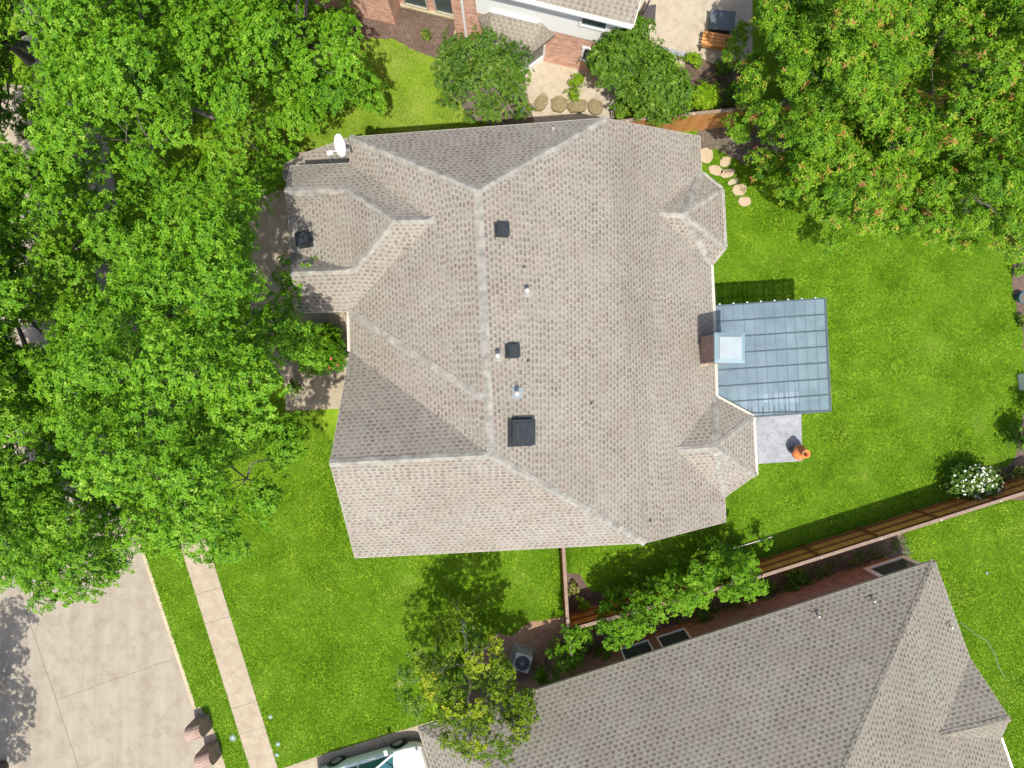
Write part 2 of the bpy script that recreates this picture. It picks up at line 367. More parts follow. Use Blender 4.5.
# ---------------------------------------------------------------- foliage
def leaves_mesh(name, C, A, L, Wd, n_leaf, tint, mat, parent, tilt=(-.15, .5)):
    """C (N,3) rosette centres, A (N,3) unit axes, one rosette of n_leaf leaves each."""
    N = len(C); K = n_leaf
    ref = np.tile(np.array([[.3, .9, .2]]), (N, 1)) + RNG.normal(0, .3, (N, 3))
    X = np.cross(ref, A); X /= np.linalg.norm(X, axis=1)[:, None]; Y = np.cross(A, X)
    th = (np.arange(K)[None, :] / K + RNG.random((N, 1))) * 2 * PI + RNG.normal(0, .28, (N, K))
    el = RNG.uniform(tilt[0], tilt[1], (N, K))
    r = X[:, None] * np.cos(th)[..., None] + Y[:, None] * np.sin(th)[..., None]
    d = r * np.cos(el)[..., None] + A[:, None] * np.sin(el)[..., None]
    s = np.cross(A[:, None], r)
    s = s + A[:, None] * RNG.normal(0, .35, (N, K))[..., None]; s /= np.linalg.norm(s, axis=2)[..., None]
    nn = np.cross(d, s)
    ln = L * RNG.uniform(.65, 1.25, (N, K))[..., None]; w = Wd * RNG.uniform(.75, 1.2, (N, K))[..., None]
    base = C[:, None] + d * ln * .08
    tip = C[:, None] + d * ln - A[:, None] * ln * .12
    mid = C[:, None] + d * ln * .52
    fold = nn * w * .28
    v = np.stack([base, mid + s * w * .5 + fold, tip, mid - s * w * .5 + fold], 2).reshape(-1, 3)
    nq = N * K
    idx = np.arange(nq * 4).reshape(-1, 4)
    tris = np.concatenate([idx[:, [0, 1, 2]], idx[:, [0, 2, 3]]], 1).reshape(-1, 3)
    me = bpy.data.meshes.new(name)
    me.vertices.add(len(v)); me.vertices.foreach_set('co', v.ravel())
    me.loops.add(len(tris) * 3); me.loops.foreach_set('vertex_index', tris.ravel().astype(np.int32))
    me.polygons.add(len(tris)); me.polygons.foreach_set('loop_start', np.arange(0, len(tris) * 3, 3, dtype=np.int32))
    me.update(calc_edges=True)
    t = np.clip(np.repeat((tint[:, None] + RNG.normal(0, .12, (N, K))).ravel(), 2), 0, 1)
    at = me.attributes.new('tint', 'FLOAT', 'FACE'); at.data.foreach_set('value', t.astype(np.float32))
    me.materials.append(mat)
    o = bpy.data.objects.new(name, me); COL.objects.link(o)
    if parent is not None:
        o.parent = parent; off = np.array(parent.location); v2 = v - off; me.vertices.foreach_set('co', v2.ravel()); me.update()
    return o
def rosettes(boughs, per_m2, up=.45, flat=.85, low=.25, rn=.13):
    """boughs: (x,y,z,r,tint). Rosettes over each bough's dome and inside it."""
    Cs, As, Ts = [], [], []
    for (x, y, z, r, t) in boughs:
        n = max(5, int(per_m2 * r * r * RNG.uniform(.8, 1.2)))
        d = RNG.normal(0, 1, (n, 3)); d[:, 2] = np.abs(d[:, 2]) * 1.0 - low * RNG.random(n); d /= np.linalg.norm(d, axis=1)[:, None]
        # lumpy radius: the dome is an uneven outline of twigs, not a ball
        ph = RNG.random(3) * 6.28; ang = np.arctan2(d[:, 1], d[:, 0])
        lump = 1 + .22 * np.sin(3 * ang + ph[0]) + .15 * np.sin(5 * ang + ph[1]) + .1 * np.sin(8 * ang + ph[2])
        rr = r * lump * (RNG.random(n) ** .28)
        p = d * rr[:, None]; p[:, 2] *= flat
        Cs.append(p + [x, y, z])
        a = d + np.array([0, 0, up * 2]) + RNG.normal(0, .35, (n, 3)); a /= np.linalg.norm(a, axis=1)[:, None]
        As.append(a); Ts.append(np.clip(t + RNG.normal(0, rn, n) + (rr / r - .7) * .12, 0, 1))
    return np.concatenate(Cs), np.concatenate(As), np.concatenate(Ts)
def pip(pts, poly):
    x, y = pts[:, 0], pts[:, 1]; ins = np.zeros(len(pts), bool); n = len(poly)
    for i in range(n):
        x1, y1 = poly[i][:2]; x2, y2 = poly[(i + 1) % n][:2]
        c = ((y1 > y) != (y2 > y)) & (x < (x2 - x1) * (y - y1) / (y2 - y1 + 1e-12) + x1); ins ^= c
    return ins
def edist(pts, poly):
    d = np.full(len(pts), 1e9); n = len(poly)
    for i in range(n):
        a = np.array(poly[i][:2]); b = np.array(poly[(i + 1) % n][:2]); ab = b - a
        t = np.clip(((pts - a) @ ab) / (ab @ ab + 1e-12), 0, 1); d = np.minimum(d, np.linalg.norm(pts - a - t[:, None] * ab, axis=1))
    return d
def poisson(poly, r, inset, tries=4000):
    A = np.array([p[:2] for p in poly]); lo, hi = A.min(0), A.max(0)
    c = RNG.uniform(lo, hi, (tries, 2)); c = c[pip(c, poly)]; c = c[edist(c, poly) > inset]; out = []
    for p in c:
        if all((p[0] - q[0]) ** 2 + (p[1] - q[1]) ** 2 > r * r for q in out): out.append(p)
    return np.array(out)
def wobble(p, amp, sd):   # small smooth noise
    return amp * (math.sin(p[0] * 1.3 + sd) * math.cos(p[1] * 1.7 - sd * 2) + .6 * math.sin(p[0] * 3.1 - p[1] * 2.3 + sd * 3))
def limbs(mb, base, fork, ends, r0, n=11, per=7):
    """trunk from base to fork, main limbs, then a branch to every bough end."""
    base = Vector(base); fork = Vector(fork); ends = [Vector(e) for e in ends]
    mb.tube([base - Vector((0, 0, .1)), base + Vector((0, 0, .25)), (base + fork) / 2 + Vector((r0 * .4, -r0 * .3, 0)), fork], [r0 * 1.5, r0 * 1.1, r0 * .9, r0 * .8], 12)
    if not ends: return
    hubs = [ends[0]]
    while len(hubs) < min(n, len(ends)):
        hubs.append(max(ends, key=lambda e: min((e - h).length for h in hubs)))
    paths = []
    for h in hubs:
        tgt = fork + (h - fork) * .82 - Vector((0, 0, .5)); c = fork + (tgt - fork) * .45 + Vector((random.uniform(-.4, .4), random.uniform(-.4, .4), (tgt.z - fork.z) * .22))
        pts = [(1 - t) ** 2 * fork + 2 * t * (1 - t) * c + t * t * tgt + Vector((random.uniform(-1, 1), random.uniform(-1, 1), 0)) * .09 * (0 < i < 7) for i, t in enumerate([j / 7 for j in range(8)])]
        mb.tube(pts, [r0 * .62 * (1 - .78 * j / 7) for j in range(8)], 8); paths.append(pts)
    allp = [(p, j) for pts in paths for j, p in enumerate(pts) if j >= 1]
    for e in ends:
        tgt = e - Vector((0, 0, .15)); q, j = min(allp, key=lambda a: (a[0] - tgt).length + max(0, a[0].z - tgt.z) * 2 + .12 * (7 - a[1]))
        LL = (tgt - q).length; J = lambda s: Vector((random.uniform(-s, s), random.uniform(-s, s), random.uniform(-s, s)))
        m1 = q + (tgt - q) * .3 + J(.13 * LL) - Vector((0, 0, .05 * LL)); m_ = q + (tgt - q) * .65 + J(.12 * LL); rr = max(.009, r0 * .12)
        mb.tube([q, m1, m_, tgt], [rr, rr * .8, rr * .6, rr * .25], 5, cap=False)
        for _ in range(3):
            o = Vector((random.uniform(-1, 1), random.uniform(-1, 1), random.uniform(.1, .7))) * .45
            mb.tube([m_ + (tgt - m_) * random.random(), tgt + o * .6, tgt + o], [rr * .4, rr * .3, rr * .12], 4, cap=False)
def make_tree(name, label, cat, outline, zedge, ztop, base, leafmat, br=.8, per=60, L=.15, Wd=.075, K=7, gap=.12, layers=((0, 1.0), (-1.5, .75)),
              spacing=.85, r0=.16, fork=None, bark='bark', tint=.45, sd=1.0, group=None, tvar=.16, tilt=(-.15, .5), gapamp=1.0, world=False, zj=.45, rn=.13):
    poly = [tuple(P(x, y, zedge)[:2]) for x, y in outline] if not world else outline
    b = P(base[0], base[1], 0) if not world else Vector((*base, 0)); root = empty(name, b, 0, label, cat, group)
    boughs = []; ends = []
    for li, (dz, frac) in enumerate(layers):
        pts = poisson(poly, spacing * (1 if li == 0 else 1.0), br * .5)
        if not len(pts): continue
        dd = edist(pts, poly); dm = max(dd.max(), .5)
        for p, d in zip(pts, dd):
            t = min(1, d / dm); z = zedge + (ztop - zedge) * (1 - (1 - t) ** 2)
            w = wobble(p, 1, sd)
            if li == 0 and (w < -1.0 + gap * 1.8 or random.random() < gap * .5): z -= 1.6 * gapamp; 
            if random.random() > frac: continue
            if gapamp > 1.5 and w < -1.05: continue
            r = br * random.uniform(.68, 1.22) * (.8 if d < br else 1)
            z = max(.5, z + random.uniform(-zj, zj) + w * .35 + dz)
            boughs.append((p[0], p[1], z, r, tint + random.gauss(0, tvar))); ends.append((p[0], p[1], z))
    C_, A_, T_ = rosettes(boughs, per, rn=rn)
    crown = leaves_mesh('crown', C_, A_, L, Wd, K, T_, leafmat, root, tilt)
    mb = MB(); fk = Vector((b.x, b.y, fork if fork else min(2.6, zedge * .5)))
    cx = sum(e[0] for e in ends) / len(ends); cy = sum(e[1] for e in ends) / len(ends)
    fk.x += (cx - b.x) * .25; fk.y += (cy - b.y) * .25
    limbs(mb, b, fk, ends, r0); mb.build('trunk', M[bark], root, smooth=True, uv=False)
    return root
def make_shrub(name, label, px, py, r, h, leafmat, per=150, L=.09, Wd=.05, K=6, tint=.45, cat='shrub', group=None, flowers=None, nb=None, squash=(1, 1), rz=0, tilt=(-.15, .5), z0=0.0, stem=True, flfrac=.08):
    """px,py is where the middle of the shrub shows (at about its half height)."""
    c = P(px, py, h * .6); b = Vector((c.x, c.y, z0)); root = empty(name, b, 0, label, cat, group)
    nb = nb or max(5, int(14 * r * r / .25 * .5)); boughs = []; brr = max(.14, r * .42)
    for i in range(nb):
        a = random.random() * 2 * PI; q = math.sqrt(random.random()) * max(.02, r - brr * .7)
        x, y = q * math.cos(a) * squash[0], q * math.sin(a) * squash[1]
        x, y = x * math.cos(rz) - y * math.sin(rz), x * math.sin(rz) + y * math.cos(rz)
        z = z0 + h * (.45 + .42 * (1 - (q / r) ** 2)) * random.uniform(.82, 1.05)
        boughs.append((b.x + x, b.y + y, z, brr * random.uniform(.75, 1.2), tint + random.gauss(0, .12)))
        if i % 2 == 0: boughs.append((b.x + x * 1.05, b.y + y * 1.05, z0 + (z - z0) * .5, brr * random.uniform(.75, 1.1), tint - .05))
    C_, A_, T_ = rosettes(boughs, per / max(.3, r ** .5))
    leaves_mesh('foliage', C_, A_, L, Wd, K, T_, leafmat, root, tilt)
    if flowers:
        up = C_[:, 2] > np.median(C_[:, 2]); Cf = C_[up]; Af = A_[up]; k = RNG.random(len(Cf)) < flfrac
        if k.any(): leaves_mesh('flower', Cf[k] + Af[k] * L * .8, Af[k], .055, .05, 6, RNG.random(k.sum()), flowers, root, (0, .4))
    if stem:
        mb = MB()
        for bx, by, bz, _, _ in boughs[::2]:
            mb.tube([b, Vector((b.x * .5 + bx * .5, b.y * .5 + by * .5, z0 + (bz - z0) * .6)), Vector((bx, by, bz))], [.022, .014, .006], 5, cap=False)
        mb.build('stem', M['bark'], root, smooth=True, uv=False)
    return root
# ================================================================= THE SETTING
ZG = 0.0
NOGRASS = []          # plan polygons where no grass blades grow
def gp(pts, z=0.0): return [P(x, y, 0)[:2] for x, y in pts]
def rough_edge(pts, step=.18, amp=.05):
    out = []; n = len(pts)
    for i in range(n):
        a = Vector(pts[i]); b = Vector(pts[(i + 1) % n]); L = (b - a).length; k = max(1, int(L / step))
        nrm = Vector((-(b - a).y, (b - a).x)).normalized() if L > 1e-6 else Vector((0, 0))
        for j in range(k):
            out.append(tuple(a + (b - a) * j / k + nrm * random.uniform(-amp, amp)))
    return out
def sheet(name, pts, z, mat, kind='structure', rough=0, nog=True, thick=0.0, label=None, cat=None, world=False):
    q = [tuple(p) for p in (pts if world else gp(pts))]
    if nog: NOGRASS.append(q)
    if rough: q = rough_edge(q, .16, rough)
    mb = MB()
    if thick: mb.prism(q, z - thick, z)
    else: mb.poly([(x, y, z) for x, y in q])
    o = mb.build(name, mat); tag(o, label, cat, kind=kind); own(o); return o

ground = MB(); ground.poly([(-250, -250, -.16), (250, -250, -.16), (250, 250, -.16), (-250, 250, -.16)])
tag(ground.build('ground', M['grass']), kind='structure')
# lawn slab east of the kerb, a kerb's height above the street
kd = (P(195, 715) - P(150, 580)).normalized()       # direction of the street
k0 = P(150, 580); side = Vector((kd.y, -kd.x, 0));  side = side if side.x > 0 else -side
KA = k0 - kd * 60; KB = k0 + kd * 60
KA, KB = (KA, KB) if KA.y > KB.y else (KB, KA)
off = side * .15
lawn = MB(); lawn.prism([(KA + off)[:2], (KB + off)[:2], (200, -200), (200, 200)], -.155, 0)
tag(own(lawn.build('lawn', M['grass'])), kind='structure')
kb = MB(); kb.prism([KA[:2], KB[:2], (KB + off)[:2], (KA + off)[:2]], -.155, .004)
tag(own(kb.build('kerb', M['kerb'], bevel=.02)), kind='structure')
NOGRASS.append([tuple((KA - side * 9)[:2]), tuple((KB - side * 9)[:2]), tuple((KB + off * .9)[:2]), tuple((KA + off * .9)[:2])])
st = MB(); st.poly([tuple(KA[:2]) + (-.13,), tuple(KB[:2]) + (-.13,), tuple((KB - side * 9)[:2]) + (-.13,), tuple((KA - side * 9)[:2]) + (-.13,)])
tag(own(st.build('street', M['street'])), kind='structure')
# paving joints of the street (grooves filled dark)
jm = MB()
def groove(mb, pts, w, z):
    for a, b in zip(pts[:-1], pts[1:]):
        a = Vector(a); b = Vector(b); d = (b - a).normalized(); n = Vector((-d.y, d.x, 0)) * w / 2
        mb.poly([(a + n)[:2] + (z,) if False else (a.x + n.x, a.y + n.y, z), (a.x - n.x, a.y - n.y, z), (b.x - n.x, b.y - n.y, z), (b.x + n.x, b.y + n.y, z)])
def wig(a, b, n=14, amp=.02):
    return [a + (b - a) * i / n + Vector((random.uniform(-amp, amp), random.uniform(-amp, amp), 0)) for i in range(n + 1)]
c0 = P(20, 600); c1 = P(76, 768)
groove(jm, wig(c0 - (c1 - c0) * 4, c1 + (c1 - c0), 60), .028, -.126)
a = P(52, 702); b = P(172, 660); groove(jm, wig(a, b, 12, .03), .02, -.1258)
tag(own(jm.build('street_joint', M['joint'])), kind='structure')
# sidewalk
swa, swb = P(185, 560), P(250, 768); sd = (swb - swa).normalized(); swn = Vector((-sd.y, sd.x, 0)); swn = swn if swn.x > 0 else -swn
ww = (P(213, 562) - P(185, 562)).dot(swn)
A0 = swa - sd * 40; B0 = swb + sd * 1.2
sheet('sidewalk', [A0[:2], B0[:2], (B0 + swn * ww)[:2], (A0 + swn * ww)[:2]], .02, M['concrete'], world=True, thick=.04)
jm = MB()
for py in (595, 627, 655, 720, 748): 
    q = swa + sd * ((P(195, py) - swa).dot(sd)); groove(jm, wig(q, q + swn * ww - Vector((0, .02, 0)), 6, .012), .022 if py in (595, 627, 720) else .012, .024)
for k in range(1, 26):
    q = swa - sd * (1.3 * k - .3); groove(jm, [q, q + swn * ww], .014, .024)
tag(own(jm.build('sidewalk_joint', M['joint'])), kind='structure')
# neighbour's driveway at the bottom
sheet('driveway', [(262, 775), (330, 752), (412, 727), (450, 716), (470, 735), (480, 800), (440, 1000), (150, 1090)], .012, M['concrete'], thick=.03)
jm = MB(); groove(jm, [P(379, 734), P(384, 741)], .05, .016); groove(jm, [P(384, 741), P(430, 850)], .03, .016); tag(own(jm.build('driveway_joint', M['joint'])), kind='structure')
# walkway along the west side of the house to the front door
sheet('walkway', [(248, 190), (308, 190), (308, 300), (365, 300), (365, 330), (352, 408), (286, 411), (284, 378), (252, 340)], .016, M['concrete'], thick=.03)
jm = MB()
for y in (262, 305, 345, 378): groove(jm, [P(250, y), P(300, y - 2)], .03, .020)
groove(jm, [P(312, 378), P(314, 410)], .02, .020); tag(own(jm.build('walkway_joint', M['joint'])), kind='structure')
sheet('driveway', [(-60, 80), (95, 90), (110, 150), (118, 210), (60, 215), (-40, 190)], .012, M['concrete'], thick=.03)
sheet('patio', [(735, 318), (788, 314), (801, 413), (802, 461), (755, 464), (735, 440)], .03, M['patio'], thick=.06)
# beds
sheet('mulch_bed', [(478, 652), (498, 632), (512, 636), (530, 622), (566, 616), (570, 650), (560, 690), (520, 700), (500, 712), (438, 724), (452, 690)], .012, M['mulch_tan'], rough=.05)
sheet('mulch_bed', [(566, 572), (580, 574), (590, 590), (604, 594), (606, 622), (568, 632)], .010, M['mulch'], rough=.04)
sheet('soil', [(566, 632), (770, 572), (902, 532), (912, 560), (800, 640), (560, 730), (540, 700)], .010, M['soil'], rough=.05)
sheet('mulch_bed', [(1010, 232), (1100, 225), (1100, 500), (1005, 500), (1012, 470), (1026, 400), (1022, 330), (1012, 290)], .012, M['mulch'], rough=.04)
sheet('mulch_bed', [(945, 494), (950, 476), (985, 466), (1005, 468), (1020, 455), (1100, 440), (1100, 470), (1020, 486)], .009, M['mulch'], rough=.04)
sheet('mulch_bed', [(336, -20), (470, -20), (462, 45), (458, 56), (440, 60), (418, 52), (395, 40), (372, 38), (345, 44), (330, 34)], .012, M['mulch'], rough=.04)
sheet('soil', [(440, 60), (462, 45), (540, 60), (545, 118), (505, 130), (470, 118), (455, 95)], .008, M['soil'], rough=.07)
sheet('patio', [(530, 57), (606, 76), (618, 92), (612, 128), (535, 128), (528, 95), (500, 80), (500, 50)], .014, M['patio_n'], rough=.03)
sheet('patio', [(636, -60), (752, -60), (752, 60), (712, 64), (700, 58), (655, 47), (640, 40)], .05, M['patio_n'], thick=.08)
sheet('mulch_bed', [(652, 60), (690, 62), (706, 50), (752, 55), (758, 125), (680, 128), (640, 110)], .010, M['mulch'], rough=.05)
sheet('step', [(654, 48), (686, 57), (684, 68), (655, 60)], .03, M['kerb'], thick=.05)
st_ = MB(); st_.beam(P(655, 48, .10), P(690, 57, .10), .18, .14); tag(own(st_.build('patio_edging', M['patio'], bevel=.01)), 'grey concrete edging strip along the front of the beige patio at the top', 'edging')
sheet('soil', [(696, 126), (780, 120), (790, 150), (745, 165), (720, 150), (700, 150)], .008, M['soil'], rough=.06)

# ================================================================= ROOF HELPERS
def with_fascia(root, faces, mat, trim, thick=.16, name='roof', drop_in=.0):
    """faces: list of 3-D polygons. One roof mesh plus a fascia/soffit mesh under its open edges."""
    mb = MB(); verts = []; 
    def key(p): return (round(p[0], 3), round(p[1], 3), round(p[2], 3))
    edges = {}
    for f in faces:
        mb.poly(f)
        n = len(f)
        for i in range(n):
            a, b = key(f[i]), key(f[(i + 1) % n]); k = (min(a, b), max(a, b)); edges[k] = edges.get(k, 0) + 1
    roof = mb.build(name, mat, root)
    fb = MB()
    cen = sum((Vector(p) for f in faces for p in f), Vector()) / sum(len(f) for f in faces)
    for (a, b), c in edges.items():
        if c == 1:
            a = Vector(a); b = Vector(b); d = Vector((0, 0, thick))
            n = (b - a).cross(Vector((0, 0, 1))); n.z = 0
            if n.length < 1e-6: continue
            n.normalize(); m_ = (a + b) / 2
            o = n * .012 if n.dot(m_ - cen) > 0 else -n * .012
            up = Vector((0, 0, -.006))
            fb.face([a + up, b + up, b - d, a - d]); fb.face([a + up + o, a - d + o, b - d + o, b + up + o]); fb.face([a + up, a + up + o, b + up + o, b + up]); fb.face([a - d, b - d, b - d + o, a - d + o])
    sof = MB()
    for f in faces: sof.poly([(p[0], p[1], p[2] - thick * .9) for p in f])
    fb.v_off = None
    i0 = len(fb.v); fb.v += sof.v; fb.f += [tuple(i0 + j for j in reversed(t)) for t in sof.f]; fb.m += sof.m
    fas = fb.build('fascia', trim, root)
    bvh = BVHTree.FromPolygons(mb.v, mb.f)
    return roof, bvh
def zat(bvh, x, y, default=None):
    h = bvh.ray_cast(Vector((x, y, 60)), Vector((0, 0, -1)))
    return h[0].z if h[0] is not None else default
def hit(bvh, px, py):
    h = bvh.ray_cast(Vector((0, 0, H)), ray(px, py).normalized()); return h[0], h[1]
def ridge_caps(bvh, root, a, b, mat, w=.12, L=.21):
    a = Vector(a); b = Vector(b); d = (b - a); n = int(d.length / L); d.normalize(); side_ = Vector((-d.y, d.x, 0)).normalized(); mb = MB()
    for i in range(n):
        p = a + (b - a) * (i / n); q = a + (b - a) * ((i + 1.12) / n); lift = .018 + random.uniform(0, .008)
        ww_ = w * random.uniform(.93, 1.06); pts = []
        for c, l in ((p, lift), (q, lift - .012)):
            row = []
            for s in (-1, 0, 1):
                e = c + side_ * ww_ * s; z = zat(bvh, e.x, e.y)
                if z is None or abs(z - c.z) > .5: z = c.z - abs(s) * ww_ * .5
                if s == 0: z = max(z, c.z)
                row.append(Vector((e.x, e.y, z + l + (.008 if s == 0 else 0))))
            pts.append(row)
        (p0, p1, p2), (q0, q1, q2) = pts
        mb.face([p0, q0, q1, p1]); mb.face([p1, q1, q2, p2])
        for u_, v_ in ((p0, p1), (p1, p2)): mb.face([u_ - Vector((0, 0, .02)), u_, v_, v_ - Vector((0, 0, .02))])
    for k in range(0, len(mb.f)):
        f = mb.f[k]; A_, B_, C_ = [Vector(mb.v[j]) for j in f[:3]]
        if (B_ - A_).cross(C_ - A_).z < -1e-5: mb.f[k] = tuple(reversed(f))
    return mb.build('ridge_cap', mat, root)
def inset(poly, d):
    n = len(poly); ar = sum(poly[i][0] * poly[(i + 1) % n][1] - poly[(i + 1) % n][0] * poly[i][1] for i in range(n)); sg = 1 if ar > 0 else -1; out = []
    for i in range(n):
        p0, p1, p2 = [Vector(poly[(i + k) % n][:2]) for k in (-1, 0, 1)]
        d1 = (p1 - p0).normalized(); d2 = (p2 - p1).normalized(); n1 = Vector((-d1.y, d1.x)) * sg; n2 = Vector((-d2.y, d2.x)) * sg
        b = (n1 + n2); 
        if b.length < .3: out.append(tuple(p1 + n1 * d)); continue
        b.normalize(); out.append(tuple(p1 + b * min(d / max(.35, b.dot(n1)), d * 1.8)))
    return out
def walls(root, foot, bvh, mat, z0=-.1, under=.17, step=.6, zdef=2.7, name='wall'):
    """brick walls that rise to the underside of whatever roof is above them"""
    mb = MB(); n = len(foot)
    ar = sum(foot[i][0] * foot[(i + 1) % n][1] - foot[(i + 1) % n][0] * foot[i][1] for i in range(n))
    pts = foot if ar > 0 else foot[::-1]
    for i in range(n):
        a = Vector(pts[i]); b = Vector(pts[(i + 1) % n]); k = max(1, int((b - a).length / step))
        nr = Vector(((b - a).y, -(b - a).x)).normalized() * .02
        for j in range(k):
            p = a + (b - a) * j / k; q = a + (b - a) * (j + 1) / k
            zp = (zat(bvh, p.x, p.y, zdef + under)) - under; zq = (zat(bvh, q.x, q.y, zdef + under)) - under
            mb.face([(p.x, p.y, z0), (q.x, q.y, z0), (q.x, q.y, zq), (p.x, p.y, zp)])
    return mb.build(name, mat, root)
def window(root, a, b, z0, z1, frame=.07, proud=.03, mat=None, mullions=1, rail=True):
    """window in a vertical wall between plan points a and b (outward normal to the right of a->b)"""
    a = Vector((a[0], a[1], 0)); b = Vector((b[0], b[1], 0)); d = (b - a).normalized(); n = Vector((d.y, -d.x, 0)); L = (b - a).length
    fm = MB(); zc = (z0 + z1) / 2; X, Y, Z = d, n, Vector((0, 0, 1))
    def bx(c, sx, sz, t=.06): fm.box(c + n * (proud), (sx, t, sz), ax=(X, Y, Z))
    bx(a + d * frame / 2 + Z * zc, frame, z1 - z0); bx(b - d * frame / 2 + Z * zc, frame, z1 - z0)
    bx((a + b) / 2 + Z * (z0 + frame / 2), L - 2 * frame, frame, .059); bx((a + b) / 2 + Z * (z1 - frame / 2), L - 2 * frame, frame, .059)
    for k in range(1, mullions + 1):
        if mullions: bx(a + d * L * k / (mullions + 1) + Z * zc, .04, z1 - z0 - 2 * frame, .05)
    if rail: bx((a + b) / 2 + Z * zc, L - 2 * frame, .035, .044)
    w = fm.build('window', mat or M['white'], root)
    g = MB(); g.box((a + b) / 2 + Z * zc + n * .008, (L - frame, .014, z1 - z0 - frame), ax=(X, Y, Z)); g.build('pane', M['glass'], w)
    return w

# ================================================================= MAIN HOUSE
ZR = 7.7
dE = Vector((.9988, .049, 0)); dS = Vector((.049, -.9988, 0))
R1 = P(478, 190, ZR); R2 = P(491, 455, ZR); PE = Plane(R1, R2, P(712, 300, 2.95))
slopeE = math.hypot(PE.n.x, PE.n.y) / PE.n.z
ax_ = (R2 - R1).normalized(); wdir = Vector((ax_.y, -ax_.x, 0)); wdir = wdir if wdir.x < 0 else -wdir
PW = Plane(R1, R2, R1 + wdir * 5 - Vector((0, 0, 5 * slopeE)))
Cn = PE.at(605, 118); NEc = PE.at(700, 136); Cn = P(605, 118, Cn.z + .4); SEc = PE.at(726, 522); Bs = PE.at(645, 543); Dn = PW.at(350, 137); Dn = P(350, 137, Dn.z + .35)
PS = Plane(R2, R2 - dE * 5, Bs); slS = math.hypot(PS.n.x, PS.n.y) / PS.n.z
Gw = P(330, 463, ZR - .1); SWc = PS.at(355, 558)
PNs = Plane(R2, Gw, R2 - dS * 4 - Vector((0, 0, 4 * slS)))
p4 = PW.at(350, 351); p1 = PW.at(351, 312)
V1n = PE.at(658, 212); Qn = P(683, 214, V1n.z); c1n, c2n, c3n, c4n = PE.at(702, 173), P(722, 189, PE.at(702, 173).z), P(725, 247, PE.at(711, 264).z), PE.at(711, 264)
V1s = PE.at(677, 450); Qs = P(715, 447, V1s.z); c1s, c4s = PE.at(716, 397), PE.at(725, 497); c2s, c3s = P(753, 417, c1s.z), P(756, 475, c4s.z)
d_ = PW.at(433, 220); c_ = P(394, 220, d_.z)
PS2 = Plane(c_, d_, P(320, 311, 4.9)); PN2 = Plane(c_, d_, P(315, 165, 4.95))
e_ = PS2.at(354, 270); b_ = PN2.at(347, 189)
f_ = P(291, 272, e_.z); a_ = P(285, 191, b_.z); g_ = P(291, 252, 4.85); h_ = P(288, 214, 4.85)
s1 = PS2.at(300, 312); s2 = PS2.at(350, 312); nw = PN2.at(290, 166); Dm = PW.at(350, 163); n2 = PN2.at(350, 163)
print('z: C %.2f NE %.2f SE %.2f B %.2f D %.2f SWc %.2f p4 %.2f p1 %.2f d %.2f e %.2f b %.2f s1 %.2f s2 %.2f nw %.2f Dm %.2f n2 %.2f Qn %.2f Qs %.2f slope %.2f %.2f' % (Cn.z, NEc.z, SEc.z, Bs.z, Dn.z, SWc.z, p4.z, p1.z, d_.z, e_.z, b_.z, s1.z, s2.z, nw.z, Dm.z, n2.z, Qn.z, Qs.z, slopeE, slS))
p1 = Vector((s2.x, s2.y, (s2.z + p1.z) / 2)); s2 = p1
n2 = Dm
house = empty('house', P(500, 330, 0), 0, 'large brick house with weathered brown shingle roof, central vents and long ridge, in the middle', 'house')
faces = [[R1, Dn, Dm, d_, p1, p4, R2], [R1, Cn, Dn], [R1, R2, Bs, SEc, c4s, V1s, c1s, c4n, V1n, c1n, NEc, Cn],
         [R2, Bs, SWc, Gw], [R2, Gw, p4],
         [V1n, Qn, c1n], [Qn, c1n, c2n], [Qn, c2n, c3n], [Qn, c3n, c4n], [V1n, Qn, c4n],
         [V1s, Qs, c1s], [Qs, c1s, c2s], [Qs, c2s, c3s], [Qs, c3s, c4s], [V1s, Qs, c4s],
         [c_, d_, s2, s1, f_, e_], [c_, d_, n2, nw, a_, b_], [c_, e_, g_, h_, b_], [e_, f_, g_], [b_, a_, h_]]
roof, RB = with_fascia(house, faces, M['roof'], M['trim'])
lowz = 2.95
lowf = [[P(282, 170, lowz), P(284, 164, lowz), P(310, 151, lowz), P(347, 138, lowz), P(356, 150, lowz + .1), P(352, 175, lowz + .5), P(284, 180, lowz + .5)]]
with_fascia(house, lowf, M['roof'], M['trim'], name='lower_roof')
for a, b in ((R1, R2), (R1, Dn), (R1, Cn), (R2, Bs), (R2, Gw), (p1, PW.at(482, 398)), (c_, d_), (c_, e_), (c_, b_), (e_, f_), (b_, a_),
             (V1n, Qn), (Qn, c2n), (Qn, c3n), (Qn, c1n), (Qn, c4n), (V1s, Qs), (Qs, c2s), (Qs, c3s), (Qs, c1s), (Qs, c4s)):
    ridge_caps(RB, house, a, b, M['cap'])
foot = [q[:2] for q in (Dn, Cn, NEc, c1n, c2n, c3n, c4n, c1s, c2s, c3s, c4s, SEc, Bs, SWc, Gw, p4, p1, s1, f_, g_, h_, nw, Dn)][:-1]
fin = inset([tuple(q) for q in foot], .42); NOGRASS.append([tuple(q) for q in foot])
walls(house, fin, RB, M['brick'])
